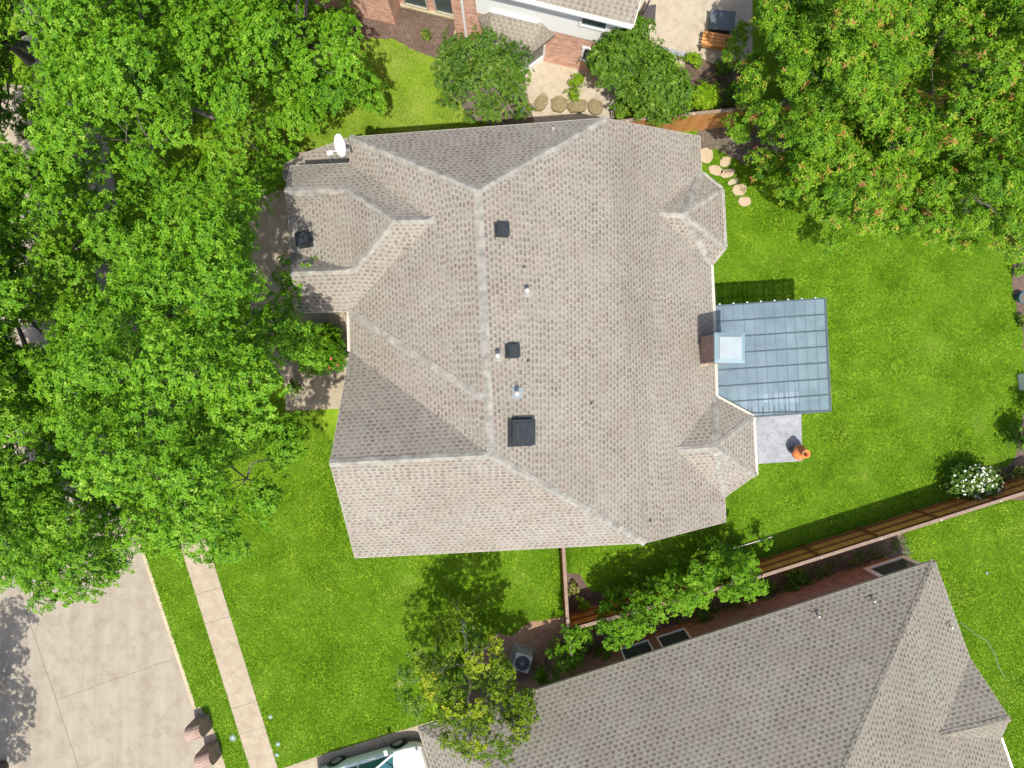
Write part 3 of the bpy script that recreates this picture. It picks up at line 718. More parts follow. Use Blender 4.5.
# gutters
def gutter(root, pts, mat, r=.05, dz=-.09, out=.05):
    mb = MB()
    for a, b in zip(pts[:-1], pts[1:]):
        a = Vector(a); b = Vector(b); d = (b - a).normalized(); n = d.cross(Vector((0, 0, 1))).normalized()
        cc = Vector((0, 0, 3)); 
        if n.dot(Vector(((a + b).x / 2, (a + b).y / 2, 0)) - root.location) < 0: n = -n
        mb.beam(a + n * out + Vector((0, 0, dz)), b + n * out + Vector((0, 0, dz)), .1, .11)
    return mb.build('gutter', mat, root, bevel=.01)
gutter(house, [c4n, P(713, 303, 2.9), c1s, c2s, c3s], M['trim'])
gutter(house, [c1n, c2n, c3n, c4n], M['cap'])
gutter(house, [p1, p4], M['trim'])
dn = MB(); dn.beam(p4 + Vector((-.02, .02, -.1)), p4 + Vector((.25, .02, -5.0)), .08, .1); dn.build('downpipe', M['trim'], house)
for a, b, z0, z1 in ((fin[3], fin[4], .8, 2.2), (fin[4], fin[5], .5, 2.3), (fin[8], fin[9], .8, 2.2), (fin[9], fin[10], .5, 2.3)):
    pass
def house_window(i, j, t0, t1, z0, z1, **kw):
    a = Vector(fin[i]); b = Vector(fin[j]); p = a + (b - a) * t0; q = a + (b - a) * t1
    # outward side: away from the house middle
    m_ = (p + q) / 2; d = (q - p).normalized(); n = Vector((d.y, -d.x))
    if n.dot(m_ - Vector(house.location[:2])) < 0: p, q = q, p
    window(house, p, q, z0, z1, **kw)
for i in (3, 4, 5): house_window(i, i + 1, .15, .85, .6, 2.1)
for i in (7, 8, 9): house_window(i, i + 1, .15, .85, .6, 2.1)
house_window(6, 7, .1, .3, .1, 2.1); house_window(12, 13, .2, .34, 1.0, 2.3); house_window(12, 13, .6, .74, 1.0, 2.3); house_window(12, 13, .3, .42, 3.6, 4.7)
house_window(0, 1, .3, .42, 1, 2.3); house_window(0, 1, .6, .74, 1, 2.3); house_window(14, 15, .3, .6, 1, 2.4)
# front door in the recess by the entry
a = Vector(fin[15]); b = Vector(fin[16]); 

# roof vents and pipes
def on_roof(px, py, bvh=None):
    l, n = hit(bvh or RB, px, py); 
    if n.z < 0: n = -n
    U = Vector((0, 0, 1)).cross(n); 
    if U.length < .05: U = Vector((0, 1, 0))
    U.normalize(); V = n.cross(U); return l, n, U, V
def square_vent(px, py, w, label, h=.13, slats=True):
    l, n, U, V = on_roof(px, py); root = empty('roof_vent', l, 0, label, 'vent', 'black vents on the roof of the middle house' if w < .8 else None)
    mb = MB(); mb.box(l + n * .012, (w * 1.12, w * 1.12, .02), ax=(U, V, n)); mb.build('flashing', M['black'], root)
    mb = MB(); mb.box(l + n * h * .55, (w * .82, w * .82, h * .9), ax=(U, V, n)); mb.build('collar', M['black'], root)
    mb = MB(); mb.box(l + n * (h + .03), (w, w, .055), ax=(U, V, n)); 
    mb.box(l + n * (h + .066), (w * .8, w * .8, .016), ax=(U, V, n)); mb.build('cap', M['black'], root, bevel=.02)
square_vent(501, 230, 0.40, 'small black square vent highest up on the ridge side of the large middle roof')
square_vent(511.5, 351, 0.40, 'small black square vent beside the white pipe in the middle of the large roof')
square_vent(520, 432, .78, 'large black square vent near the lower end of the main ridge', .2)
square_vent(307, 240, .46, 'black square vent in tree shade on the west wing of the roof', .25)
def vent_pipe(px, py, label, h=.36, r=.055, hood='pipe', base='cap'):
    l, n, U, V = on_roof(px, py); root = empty('vent_pipe', l, 0, label, 'vent pipe', 'vent pipes on the middle roof')
    mb = MB(); mb.box(l + n * .014, (.34, .36, .02), ax=(U, V, n)); mb.build('flashing', M[base], root)
    z = Vector((0, 0, 1)); mb = MB(); mb.tube([l - z * .05, l + z * h], [r * .9, r * .9], 14); mb.build('pipe', M[hood], root, smooth=False)
    mb = MB(); mb.lathe(l + z * h, [(r * .9, 0), (r * 1.45, .0), (r * 1.5, .05), (r * .8, .12), (0.001, .14)], 16); mb.build('hood', M[hood], root, smooth=True)
vent_pipe(527, 292, 'short white pipe between the upper black vent and the middle black vent')
vent_pipe(498, 356, 'short white pipe on the ridge just left of the middle black vent')
vent_pipe(517, 393, 'white pipe with grey metal flashing above the large black vent', base='lead')
def stub(px, py, label, mat='black', bvh=None, L=.18, grp=None):
    l, n, U, V = on_roof(px, py, bvh); root = empty('pipe_stub', l, 0, label, 'roof stub', grp)
    mb = MB(); mb.tube([l, l + Vector((0, 0, L))], .028, 8); mb.build('pipe', M[mat], root)
    mb = MB(); mb.lathe(l + n * .004, [(.075, 0), (.05, .03), (.03, .05)], 12); mb.build('flashing', M['cap'], root)
for px, py, t in ((591, 404, 'tiny dark stub in the middle of the east slope of the large roof'), (650, 521, 'tiny dark stub low on the roof near its south east corner'), (528, 362, 'tiny dark stub just right of the small middle vent'), (524, 268, 'tiny dark stub just above the upper white pipe')):
    stub(px, py, t, grp='dark stubs on the middle roof')
stub(553, 130, 'small white stub near the north eave of the large roof', 'pipe'); 
# satellite dish at the north west corner
l = P(351, 150, 5.6); l, n, U, V = on_roof(352, 152)
root = empty('satellite_dish', l, 0, 'white oval satellite dish on an arm at the roof corner by the orange fence', 'satellite dish')
top = P(343, 145, l.z + .55); arm = MB(); arm.tube([l, l + Vector((-.02, 0, .35)), top], [.03, .028, .025], 8); arm.build('mast', M['lead'], root, smooth=True)
nd = Vector((-.70, -.29, .64)).normalized(); Ux = Vector((-.38, .92, 0)).normalized(); Ux = (Ux - nd * Ux.dot(nd)).normalized(); Vx = nd.cross(Ux)
mb = MB(); i0 = 0; rings = 6; K = 28; mb.v.append(tuple(top)); 
for back in (0, 1):
    base_i = len(mb.v)
    for i in range(1, rings + 1):
        for j in range(K):
            t = 2 * PI * j / K; r = i / rings; q = top + Ux * math.cos(t) * r * .36 + Vx * math.sin(t) * r * .31 + nd * (.11 * r * r - .02 * back)
            mb.v.append(tuple(q))
    for j in range(K): mb.f.append((0, base_i + j, base_i + (j + 1) % K)); mb.m.append(0)
    for i in range(rings - 1):
        for j in range(K):
            a = base_i + i * K + j; b = base_i + i * K + (j + 1) % K; mb.f.append((a, a + K, b + K, b)); mb.m.append(0)
mb.build('dish', M['white'], root, smooth=True)
fe = P(330, 153, l.z + .35); arm = MB(); arm.tube([top - Vx * .2, (top - Vx * .3 + fe) / 2 - Vector((0, .05, .1)), fe], .018, 8); arm.build('feed_arm', M['white'], root, smooth=True)
mb = MB(); mb.box(fe, (.17, .11, .1), rz=.2); mb.build('receiver', M['white'], root, bevel=.02)

# chimney at the east eave
cz = 5.2; ch = empty('chimney', P(725, 347, 3) * 1 - Vector((0, 0, 3)), 0, 'brown chimney stack with pale metal cap at the east eave beside the patio cover', 'chimney')
q = [P(713.5, 332, cz), P(745, 332, cz), P(746, 363, cz), P(714.5, 364, cz)]
cc = sum(q, Vector()) / 4; ang = math.atan2((q[1] - q[0]).y, (q[1] - q[0]).x); cw = (q[1] - q[0]).length * .97
mb = MB(); mb.box((cc.x, cc.y, (cz - .1) / 2), (cw * .93, cw * .93, cz - .1), rz=ang); mb.build('stack', M['brick_brown'], ch)
mb = MB(); zt = cz; w0, w1 = cw / 2, cw * .36
R = lambda x, y, z: (cc.x + x * math.cos(ang) - y * math.sin(ang), cc.y + x * math.sin(ang) + y * math.cos(ang), z)
for k in range(4):
    c4 = [(-1, -1), (1, -1), (1, 1), (-1, 1)]; a = c4[k]; b = c4[(k + 1) % 4]
    mb.face([R(a[0] * w0, a[1] * w0, zt - .10), R(b[0] * w0, b[1] * w0, zt - .10), R(b[0] * w0, b[1] * w0, zt), R(a[0] * w0, a[1] * w0, zt)])
    mb.face([R(a[0] * w0, a[1] * w0, zt), R(b[0] * w0, b[1] * w0, zt), R(b[0] * w1, b[1] * w1, zt + .07), R(a[0] * w1, a[1] * w1, zt + .07)])
mb.build('cap_rim', M['metal_lt'], ch)
mb = MB(); mb.box(R(0, 0, zt + .085), (w1 * 2, w1 * 2, .03), rz=ang); mb.build('cap_plate', M['metalcap'], ch, bevel=.006)
l, n, U, V = on_roof(703, 366); mb = MB(); mb.beam(P(701, 366, l.z + .03), P(714, 362, l.z - .2), .05, .03); mb.build('flashing', M['stone'], ch)

# patio cover
pz = 2.72
pc = empty('patio_cover', P(770, 360, 0), 0, 'slate blue translucent panel patio cover on the east side of the house', 'patio cover')
pA, pB, pC, pD = P(713, 306, pz + .06), P(825, 298.5, pz - .05), P(830.5, 411, pz - .05), P(754, 417, pz)
pE_ = P(716.5, 396, pz + .06)
ring = [pA, pB, pC, pD, pE_]
nrow = 7
def edge_pt(t, right): # panel seams run east-west
    return (pB + (pC - pB) * t) if right else None
sh = MB()
left_path = [pA, pE_, pD, pC]
def left_at(t):
    # left end of seam t: intersect line parallel to the top edge with the left outline
    y = pA + (pC - pB) * t; dirn = (pB - pA)
    if (y - pA).length <= (pE_ - pA).length * 1.005: return y
    # on the slanted edge E-D
    e0, e1 = pE_, pD; d2 = (e1 - e0); r0 = y
    den = dirn.x * d2.y - dirn.y * d2.x; s = ((e0.x - r0.x) * d2.y - (e0.y - r0.y) * d2.x) / den
    return r0 + dirn * s
for r in range(nrow):
    t0, t1 = r / nrow, (r + 1) / nrow; L0, L1 = left_at(t0), left_at(min(t1, .985)); R0, R1_ = edge_pt(t0, 1), edge_pt(t1, 1)
    pts = [L0, R0, R1_, (pD if r == nrow - 1 else L1)]
    if (L0 - pA).length < (pE_ - pA).length < (L1 - pA).length: pts.append(pE_)
    mb = MB(); mb.poly([p + Vector((0, 0, .0)) for p in pts]); mb.build('panel', M['poly'], pc)
mb = MB()
for r in range(0, nrow + 1):
    t = r / nrow; a = left_at(min(t, .97)) if r else pA; b = pB + (pC - pB) * t
    mb.beam(a + Vector((0, 0, .02)), b + Vector((0, 0, .02)), .035, .05)
mb.build('seam', M['polyframe'], pc)
mb = MB()
for k in range(1, 10):
    s = k / 10; a = pA + (pB - pA) * s; b = a + (pC - pB)
    if b.y < (pE_ + (pD - pE_) * ((b.x - pE_.x) / (pD.x - pE_.x))).y and b.x < pD.x: b.y = (pE_ + (pD - pE_) * max(0, (b.x - pE_.x) / (pD.x - pE_.x))).y
    mb.beam(a - Vector((0, 0, .05)), b - Vector((0, 0, .05)), .06, .08)
mb.build('purlin', M['polyframe'], pc)
mb = MB()
for k in range(1, 11):
    s = k / 11; a = pA + (pB - pA) * s; bb = a + (pC - pB)
    if bb.x < pD.x: bb = a + (pC - pB) * max(.1, min(1, ((pE_ + (pD - pE_) * max(0, (bb.x - pE_.x) / (pD.x - pE_.x))).y - a.y) / (pC - pB).y))
    mb.beam(a + Vector((0, 0, .006)), bb + Vector((0, 0, .006)), .03, .02)
mb.build('rib', M['polyrib'], pc)
mb = MB(); mb.beam(pA - Vector((0, 0, .03)), pB - Vector((0, 0, .03)), .05, .14); mb.beam(pB - Vector((0, 0, .03)), pC - Vector((0, 0, .03)), .06, .14); mb.beam(pC - Vector((0, 0, .03)), pD - Vector((0, 0, .03)), .05, .14)
mb.build('frame', M['polyframe'], pc)
for k in range(8):
    a = pA + (pB - pA) * ((k + .5) / 8.2); mb = MB(); mb.tube([a + Vector((0, .03, -.02)), a + Vector((0, .075, .0))], .035, 8); mb.build('purlin_end', M['white'], pc)
for p in (pB + Vector((-.12, -.12, 0)), pC + Vector((-.12, .12, 0)), (pA + pB) / 2 + Vector((0, -.12, 0)), (pC + pD) / 2 + Vector((0, .12, 0))):
    mb = MB(); mb.box((p.x, p.y, (pz - .16) / 2), (.1, .1, pz - .16)); mb.build('post', M['white'], pc)
# table under the cover, faintly visible through the panels
tb_ = empty('patio_table', P(779, 393, 0), 0, 'pale table under the translucent patio cover near its south edge', 'table')
c = P(779, 391, .72); c.z = 0
mb = MB(); mb.box(c + Vector((0, 0, .74)), (1.5, .9, .05)); mb.build('tabletop', M['white'], tb_, bevel=.01)
for sx in (-.65, .65):
    for sy in (-.36, .36): mb = MB(); mb.box(c + Vector((sx, sy, .36)), (.06, .06, .71)); mb.build('leg', M['white'], tb_)

# terracotta chiminea on the patio corner
cb = P(794, 451, 0); ci = empty('chiminea', cb, 0, 'terracotta chiminea on a black stand at the corner of the grey patio', 'chiminea')
mb = MB()
for k in range(3):
    t = k * 2.094 + .5; mb.beam(cb + Vector((.24 * math.cos(t), .24 * math.sin(t), 0)), cb + Vector((.16 * math.cos(t), .16 * math.sin(t), .3)), .03, .03)
mb.tube([cb + Vector((.2 * math.cos(t / 16 * 2 * PI), .2 * math.sin(t / 16 * 2 * PI), .28)) for t in range(17)], .018, 6); mb.build('stand', M['iron'], ci)
mb = MB(); mb.lathe(cb + Vector((0, 0, .24)), [(.10, 0), (.2, .06), (.29, .2), (.31, .33), (.27, .46), (.17, .58), (.115, .68), (.11, .86), (.15, .93), (.16, .96), (.125, .96), (.085, .86), (.08, .7)], 28); mb.build('bowl', M['terracotta'], ci, smooth=True)
mb = MB(); mb.lathe(cb + Vector((0, 0, 1.0)), [(0.078, 0), (.001, .001)], 16); mb.build('flue', M['iron'], ci)
mb = MB(); mb.box(cb + Vector((-.235, .12, .55)), (.10, .24, .24), rz=-.45); mb.build('mouth', M['iron'], ci, bevel=.04)

# ================================================================= SOUTH HOUSE
ze = 2.95
sNE = P(935, 561, ze); sNW = P(418, 729, ze); eS = (sNE - sNW).normalized(); nS = Vector((eS.y, -eS.x, 0)); nS = nS if nS.y < 0 else -nS
PNh = Plane(sNW, sNE, sNW + nS * 5 + Vector((0, 0, 3.6)))
X = PNh.at(845, 768); n1 = P(970, 658, ze); PEh = Plane(sNE, n1, X)
Y = PNh.at(486, 768); ZT = 7.9
RE = sNE + (X - sNE) * ((ZT - ze) / (X.z - ze)); RW = sNW + (Y - sNW) * ((ZT - ze) / (Y.z - ze))
eE = (n1 - sNE).normalized(); dpt = (RE - sNE).dot(nS); sSE = sNE + eE * (2 * dpt / eE.dot(nS)); sSW = sNW + nS * 2 * dpt
t0 = PEh.at(939, 736); t1 = P(1010, 719, t0.z); se1 = P(1001, 739, ze); 
print('S house', X.z, Y.z, t0.z, RE[:], RW[:])
sh_root = empty('house', P(740, 800, 0), 0, 'neighbouring house with grey brown shingle roof at the bottom right, only partly in view', 'house')
step_ = [PNh.at(921, 566), PNh.at(884, 577)]
sf = [[sNE, n1, t0, se1, sSE, RE], [sNW, sNE, RE, RW], [sNW, RW, sSW], [sSW, RW, RE, sSE], [t0, t1, n1], [t0, t1, se1]]
_, SB = with_fascia(sh_root, sf, M['roof_s'], M['trim'])
for a, b in ((sNE, RE), (sNW, RW), (RE, RW), (t0, t1)): ridge_caps(SB, sh_root, a, b, M['roof_s'], .12)
ft = inset([tuple(q[:2]) for q in (sNW, sNE, n1, se1, sSE, sSW)], .45); NOGRASS.append([tuple(q[:2]) for q in (sNW, sNE, n1, t1, se1, sSE, sSW)])
walls(sh_root, ft, SB, M['brick_brown'])
gutter(sh_root, [se1, sSE], M['white'])
# windows in its north wall
wa, wb = Vector(ft[0]), Vector(ft[1]); wl = (wb - wa).length
def swin(px, w, z0, z1, **kw):
    d = (wb - wa).normalized(); # find the wall point under this pixel column at mid height
    best = min((abs(((wa + d * s).x) / ((H - (z0 + z1) / 2) / F) + 512 - px), s) for s in [i * .05 for i in range(int(wl / .05))])[1]
    p = wa + d * (best - w / 2); q = wa + d * (best + w / 2); return window(sh_root, q, p, z0, z1, **kw)
swin(638, 1.2, .7, 2.2, mullions=0, rail=False, mat=M['winframe']); swin(675, 1.2, .7, 2.2, mullions=0, rail=False, mat=M['winframe'])
# the last stretch of wall stands further out and holds a wide framed window
d = (wb - wa).normalized(); nn_ = Vector((d.y, -d.x)); nn_ = nn_ if nn_.y > 0 else -nn_
bc = P(893, 567, 1.3); s_ = (Vector(bc[:2]) - wa).dot(d); outn = (Vector(bc[:2]) - wa).dot(nn_)
q0 = wa + d * (s_ - 1.15); q1 = wa + d * min(wl, s_ + 1.3)
mb = MB(); mb.prism([q0 - nn_ * .1, q1 - nn_ * .1, q1 + nn_ * (outn - .03), q0 + nn_ * (outn - .03)], -.1, 2.62); mb.build('wall', M['brick_brown'], sh_root)
window(sh_root, wa + d * (s_ + .85) + nn_ * (outn - .03), wa + d * (s_ - .85) + nn_ * (outn - .03), .6, 2.15, frame=.17, mat=M['winframe'], mullions=0, rail=False)
def bent_stub(px, py, label):
    l, n, U, V = on_roof(px, py, SB); root = empty('pipe_stub', l, 0, label, 'roof stub', 'pipe stubs on the south roof')
    mb = MB(); mb.tube([l, l + Vector((0, 0, .22))], .035, 8); mb.build('pipe', M['pipe'], root)
    mb = MB(); mb.box(l + n * .02, (.3, .26, .02), ax=(U, V, n)); mb.build('flashing', M['roof_s'], root)
bent_stub(817, 615, 'thin white pipe nearest the eave, left one of two on the south roof'); bent_stub(872, 600, 'thin white pipe right of its twin close to the hip of the south roof'); bent_stub(949, 626, 'thin white pipe on the pale east slope of the south roof')

# ================================================================= NORTH HOUSE
O = P(457, 40, 0); eN = (P(600, 75, 0) - O).normalized(); nN = Vector((-eN.y, eN.x, 0)); nN = nN if nN.y > 0 else -nN
def LN(s, n, z): return O + eN * s + nN * n + Vector((0, 0, z))
nh = empty('house', LN(1, 4, 0), 0, 'neighbouring red brick house with white siding above, cut off by the top edge', 'house')
mb = MB()
def wallq(a, b, z0, z1): # a,b = (s,n)
    mb.face([LN(a[0], a[1], z0), LN(b[0], b[1], z0), LN(b[0], b[1], z1), LN(a[0], a[1], z1)])
SR = 6.25
wallq((-7.5, 0), (-2.55, 0), -.1, 5); wallq((-2.55, 0), (-2.55, .8), -.1, 5); wallq((-2.55, .8), (0, .8), -.1, 5); wallq((0, .8), (0, 0), -.1, 5)
wallq((0, 0), (.96, 0), -.1, 5); wallq((.96, 0), (SR, 0), -.1, 2.62); wallq((SR, 0), (SR, 9), -.1, 2.62); wallq((-7.5, 9), (-7.5, 0), -.1, 5); wallq((SR, 9), (-7.5, 9), -.1, 5)
mb.build('wall', M['brick_red'], nh)
mb = MB(); wallq((.96, -.03), (SR + .03, -.03), 2.6, 4.95); wallq((SR + .03, -.03), (SR + .03, 9), 2.6, 4.95); mb.face([LN(.96, -.03, 2.6), LN(.96, 0.0, 2.6), LN(SR, 0.0, 2.6), LN(SR + .03, -.03, 2.6)])
mb.build('siding', M['siding'], nh)
ev = [LN(.6, -.4, 5.02), LN(SR + .35, -.4, 5.02)]
rf = [[LN(-7.8, -.4, 5.02), LN(SR + .35, -.4, 5.02), LN(SR + .35, 4.6, 7.6), LN(-7.8, 4.6, 7.6)], [LN(-7.8, 4.6, 7.6), LN(SR + .35, 4.6, 7.6), LN(SR + .35, 9.4, 5.02), LN(-7.8, 9.4, 5.02)]]
_, NB = with_fascia(nh, rf, M['roof_n'], M['white'])
mb = MB(); mb.beam(LN(.6, -.46, 4.97), LN(SR + .3, -.46, 4.97), .11, .11); mb.build('gutter', M['white'], nh)
mb = MB(); mb.beam(LN(.45, -.06, .02), LN(.45, -.06, 4.9), .09, .09); mb.box(LN(.45, -.13, .06), (.1, .2, .1)); mb.build('downpipe', M['white'], nh)
mb = MB(); mb.beam(LN(SR - .12, -.08, .02), LN(SR - .12, -.08, 4.9), .07, .08); mb.build('downpipe', M['white'], nh)
mb = MB(); mb.box(LN(-1.27, .74, .2), (2.5, .14, .12), ax=(eN, nN, Vector((0, 0, 1)))); mb.build('sill', M['kerb'], nh)
mb = MB(); mb.box(LN(-.06, .38, .15), (.12, .76, .3), ax=(eN, nN, Vector((0, 0, 1)))); mb.build('sill', M['kerb'], nh)
pq = lambda s, n: LN(s, n, 0)[:2]
window(nh, pq(-2.35, .8), pq(-1.32, .8), .3, 2.3, mat=M['trim'], mullions=0, rail=False); window(nh, pq(-1.05, .8), pq(-.05, .8), .3, 2.3, mat=M['trim'], mullions=0, rail=False)
window(nh, pq(4.75, -.03), pq(5.8, -.03), 3.5, 4.5, frame=.1, mullions=0, rail=False); window(nh, pq(5.05, 0), pq(5.75, 0), .9, 2.0, frame=.1, mullions=0, rail=False)
# bay
bay = [(1.35, 0), (1.85, -.75), (3.0, -.75), (3.6, 0)]
mb = MB()
for a, b in zip(bay[:-1], bay[1:]): wallq(a, b, -.05, .5)
mb.build('bay_wall', M['white'], nh)
mb = MB()
for a, b in zip(bay[:-1], bay[1:]): wallq(a, b, 2.1, 2.35)
mb.build('bay_frieze', M['white'], nh)
for a, b in zip(bay[:-1], bay[1:]): 
    w_ = window(nh, pq(*a), pq(*b), .5, 2.1, frame=.09, mullions=0, rail=False)
bo = [(1.0, 0), (1.65, -1.0), (3.2, -1.0), (3.95, 0)]; bi = [(1.55, 0), (1.95, -.0), (2.9, -.0), (3.45, 0)]
z0, z1 = 2.36, 2.98
bf = [[LN(*bo[0], z0), LN(*bo[1], z0), LN(*bi[0], z1)], [LN(*bo[1], z0), LN(*bo[2], z0), LN(*bi[3], z1), LN(*bi[0], z1)], [LN(*bo[2], z0), LN(*bo[3], z0), LN(*bi[3], z1)]]
with_fascia(nh, bf, M['roof_n'], M['gutter'], thick=.12, name='bay_roof')
mb = MB(); mb.beam(LN(1.5, -.06, 3.03), LN(3.3, -.06, 3.03), .1, .1); mb.build('bay_flashing', M['white'], nh)
NOGRASS.append([tuple(LN(s, n, 0)[:2]) for s, n in ((-7.5, 0), (SR, 0), (SR, 12), (-7.5, 12))])
# ================================================================= FENCES
def fence(name, label, pts, z=1.83, mat='fence', framing=1, capmat='fcap', post_step=2.44, cap=True, px=True, picket=.14, rails=(.3, .95, 1.6)):
    W3 = [P(x, y, z) for x, y in pts]; W3 = [Vector((p.x, p.y, 0)) for p in W3]
    root = empty(name, W3[0], 0, label, 'fence'); Zz = Vector((0, 0, 1))
    for a, b in zip(W3[:-1], W3[1:]):
        L = (b - a).length; d = (b - a).normalized(); n = Vector((-d.y, d.x, 0)) * framing; k = max(1, round(L / post_step)); stp = L / k
        for i in range(k):
            p = a + d * stp * i; q = p + d * stp; mb = MB(); m_ = int(stp / picket); ww_ = stp / m_
            for j in range(m_):
                c = p + d * ww_ * (j + .5) - n * random.uniform(0, .012); mb.box(c + Zz * (z - .06) / 2, (ww_ - .008, .018, z - .06 - random.uniform(0, .015)), ax=(d, n, Zz))
            mb.build('board_panel', M[mat], root)
            mb = MB()
            for rz_ in rails: mb.box((p + q) / 2 + n * .035 + Zz * rz_, (stp, .045, .09), ax=(d, n, Zz))
            mb.build('rail', M['rail'], root)
        for i in range(k + 1):
            p = a + d * stp * i; mb = MB(); mb.box(p + n * .07 + Zz * (z - .03) / 2, (.085, .045, z - .03), ax=(d, n, Zz)); mb.build('post', M['rail'], root)
            mb = MB(); mb.lathe(p + Zz * (z + .022), [(.035, 0), (.03, .02), (.001, .03)], 8); mb.build('post_cap', M['pipe'], root)
        if cap: mb = MB(); mb.box((a + b) / 2 + Zz * (z + .005) + n * .02, (L + .06, .125, .035), ax=(d, n, Zz)); mb.build('cap_rail', M[capmat], root, bevel=.006)
    return root
fence('fence', 'stained cedar fence with flat cap running diagonally between the two lots at lower right', [(571, 630), (762, 576.5), (1060, 482)], mat='fence', framing=1)
fence('fence', 'orange cedar fence along the north side, seen beside the stepping stones and behind the dish', [(296, 155), (760, 107.5), (1100, 76)], mat='fence_lit', framing=1, rails=(.3, 1.0, 1.65))
fence('fence', 'short side fence running from the lower eave down to the diagonal fence', [(563.5, 540), (568, 618), (572, 655)], mat='fence_lit', framing=-1, post_step=2.2)

# ================================================================= MAILBOXES
def mailbox(px, py, label):
    b = P(px, py, 0); root = empty('brick_mailbox', b, 0, label, 'mailbox', 'brick mailboxes at the kerb')
    X = -side; Y = kd if kd.y > 0 else -kd; Zz = Vector((0, 0, 1)); hw = .29; dp = .60; hz = .76
    mb = MB(); n = 14; prof = [(hw * math.cos(PI * i / n), hz + .29 * math.sin(PI * i / n)) for i in range(n + 1)]
    prof = [(hw, 0)] + prof + [(-hw, 0)]
    for i in range(len(prof) - 1):
        a, c = prof[i], prof[i + 1]; q = lambda t, x: b + Y * t[0] + Zz * t[1] + X * x
        mb.face([q(a, 0), q(a, dp), q(c, dp), q(c, 0)])
    for x in (0, dp): mb.face([b + Y * t[0] + Zz * t[1] + X * x for t in prof])
    mb.build('pillar', M['brick_brown'], root)
    mb = MB(); mb.box(b + X * (dp + .02) + Zz * .85, (.03, .24, .22), ax=(X, Y, Zz)); mb.build('mail_door', M['black'], root, bevel=.008)
    return root
mailbox(211, 720, 'brown brick mailbox pillar with rounded top at the kerb, upper of the pair')
mailbox(220.5, 747, 'brown brick mailbox pillar with rounded top at the kerb, lower of the pair')
sheet('mailbox_pad', [(193, 712), (200, 706), (214, 730), (226, 768), (214, 772), (206, 745)], .010, M['concrete'], thick=.03)

# utility covers in the lawn
def cover(px, py, r, label):
    c = P(px, py, 0); root = empty('valve_cover', c, 0, label, 'valve cover', 'pale blue round covers in the lawn')
    mb = MB(); mb.lathe(c, [(r, 0), (r, .02), (r * .78, .026), (r * .75, .018), (.001, .018)], 20); mb.build('rim', M['cover'], root)
    mb = MB(); mb.lathe(c + Vector((0, 0, .016)), [(r * .55, 0), (r * .5, .014), (.001, .018)], 16); mb.build('lid', M['cover_lid'], root)
M['cover'] = m_plain('pale blue plastic', (.17, .27, .24), .6, .3, 0, .3, 20); M['cover_lid'] = m_plain('white blue plastic', (.30, .38, .37), .6, .3, 0, .3, 20)
cover(270.5, 717, .085, 'round pale blue valve cover in grass right of the sidewalk, highest of three')
cover(233, 738, .14, 'larger round pale blue cover in the grass strip between mailboxes and sidewalk')
cover(278, 744, .09, 'round pale blue valve cover in grass right of the sidewalk, middle one')
cover(277, 755, .085, 'round pale blue valve cover touching the sidewalk edge, lowest one')
cover(987, 573, .06, 'tiny pale sprinkler cover alone in the lawn at the right edge')

# ================================================================= STEPPING STONES
def stone(px, py, rx, ry, rz, label, group, h=.05, mat='stone', name='stepping_stone', sq=False):
    c = P(px, py, 0); pts = []
    for i in range(14):
        t = 2 * PI * i / 14; cx_, sy_ = math.cos(t), math.sin(t)
        if sq: s_ = 1 / max(abs(cx_), abs(sy_)) * .85; cx_ *= s_; sy_ *= s_
        k = random.uniform(.88, 1.1); x, y = rx * cx_ * k, ry * sy_ * k
        pts.append((c.x + x * math.cos(rz) - y * math.sin(rz), c.y + x * math.sin(rz) + y * math.cos(rz)))
    NOGRASS.append(pts); mb = MB(); mb.prism(pts, -.02, h); o = mb.build(name, M[mat], bevel=.012); own(o); tag(o, label, 'stepping stone', group)
g = 'stepping stones beside the north east bay'
stone(706, 156, .29, .33, .2, 'pinkish flat stone touching the roof edge, nearest the orange fence', g)
stone(725, 162, .24, .20, .5, 'half shaded flat stone under the tree, second from the fence', g)
stone(715.5, 170.5, .30, .20, -.3, 'flat stone third from the fence, close to the roof edge', g)
stone(727, 173.5, .31, .19, .25, 'tan flat stone just above the pale rectangular slab', g)
stone(733, 182, .27, .12, .35, 'pale rectangular slab among the rounded stepping stones', g, mat='kerb', sq=True)
stone(739, 190, .31, .24, .1, 'large rounded stepping stone, last but one from the fence', g)
stone(744.5, 202, .26, .21, 0, 'rounded stepping stone farthest from the fence, alone in grass', g)
g = 'edging boulders beside the north patio'
for px, py, rx, ry, t in ((541, 103, .38, .24, 'brown boulder at the left end of the row by the north patio'), (559, 105, .34, .34, 'brown boulder second in the row by the north patio'), (577, 107, .42, .27, 'brown boulder third in the row by the north patio'), (595, 108, .30, .33, 'brown boulder at the right end of the row near the round dark tree')):
    stone(px, py, rx, ry, random.random(), t, g, h=.16, mat='boulder', name='boulder') if 'boulder' in M else (M.__setitem__('boulder', m_concrete('brown stone', (.17, .13, .07, 1), (.30, .235, .14, 1), (.09, .09, .04, 1), 3)), stone(px, py, rx, ry, 1, t, g, h=.16, mat='boulder', name='boulder'))

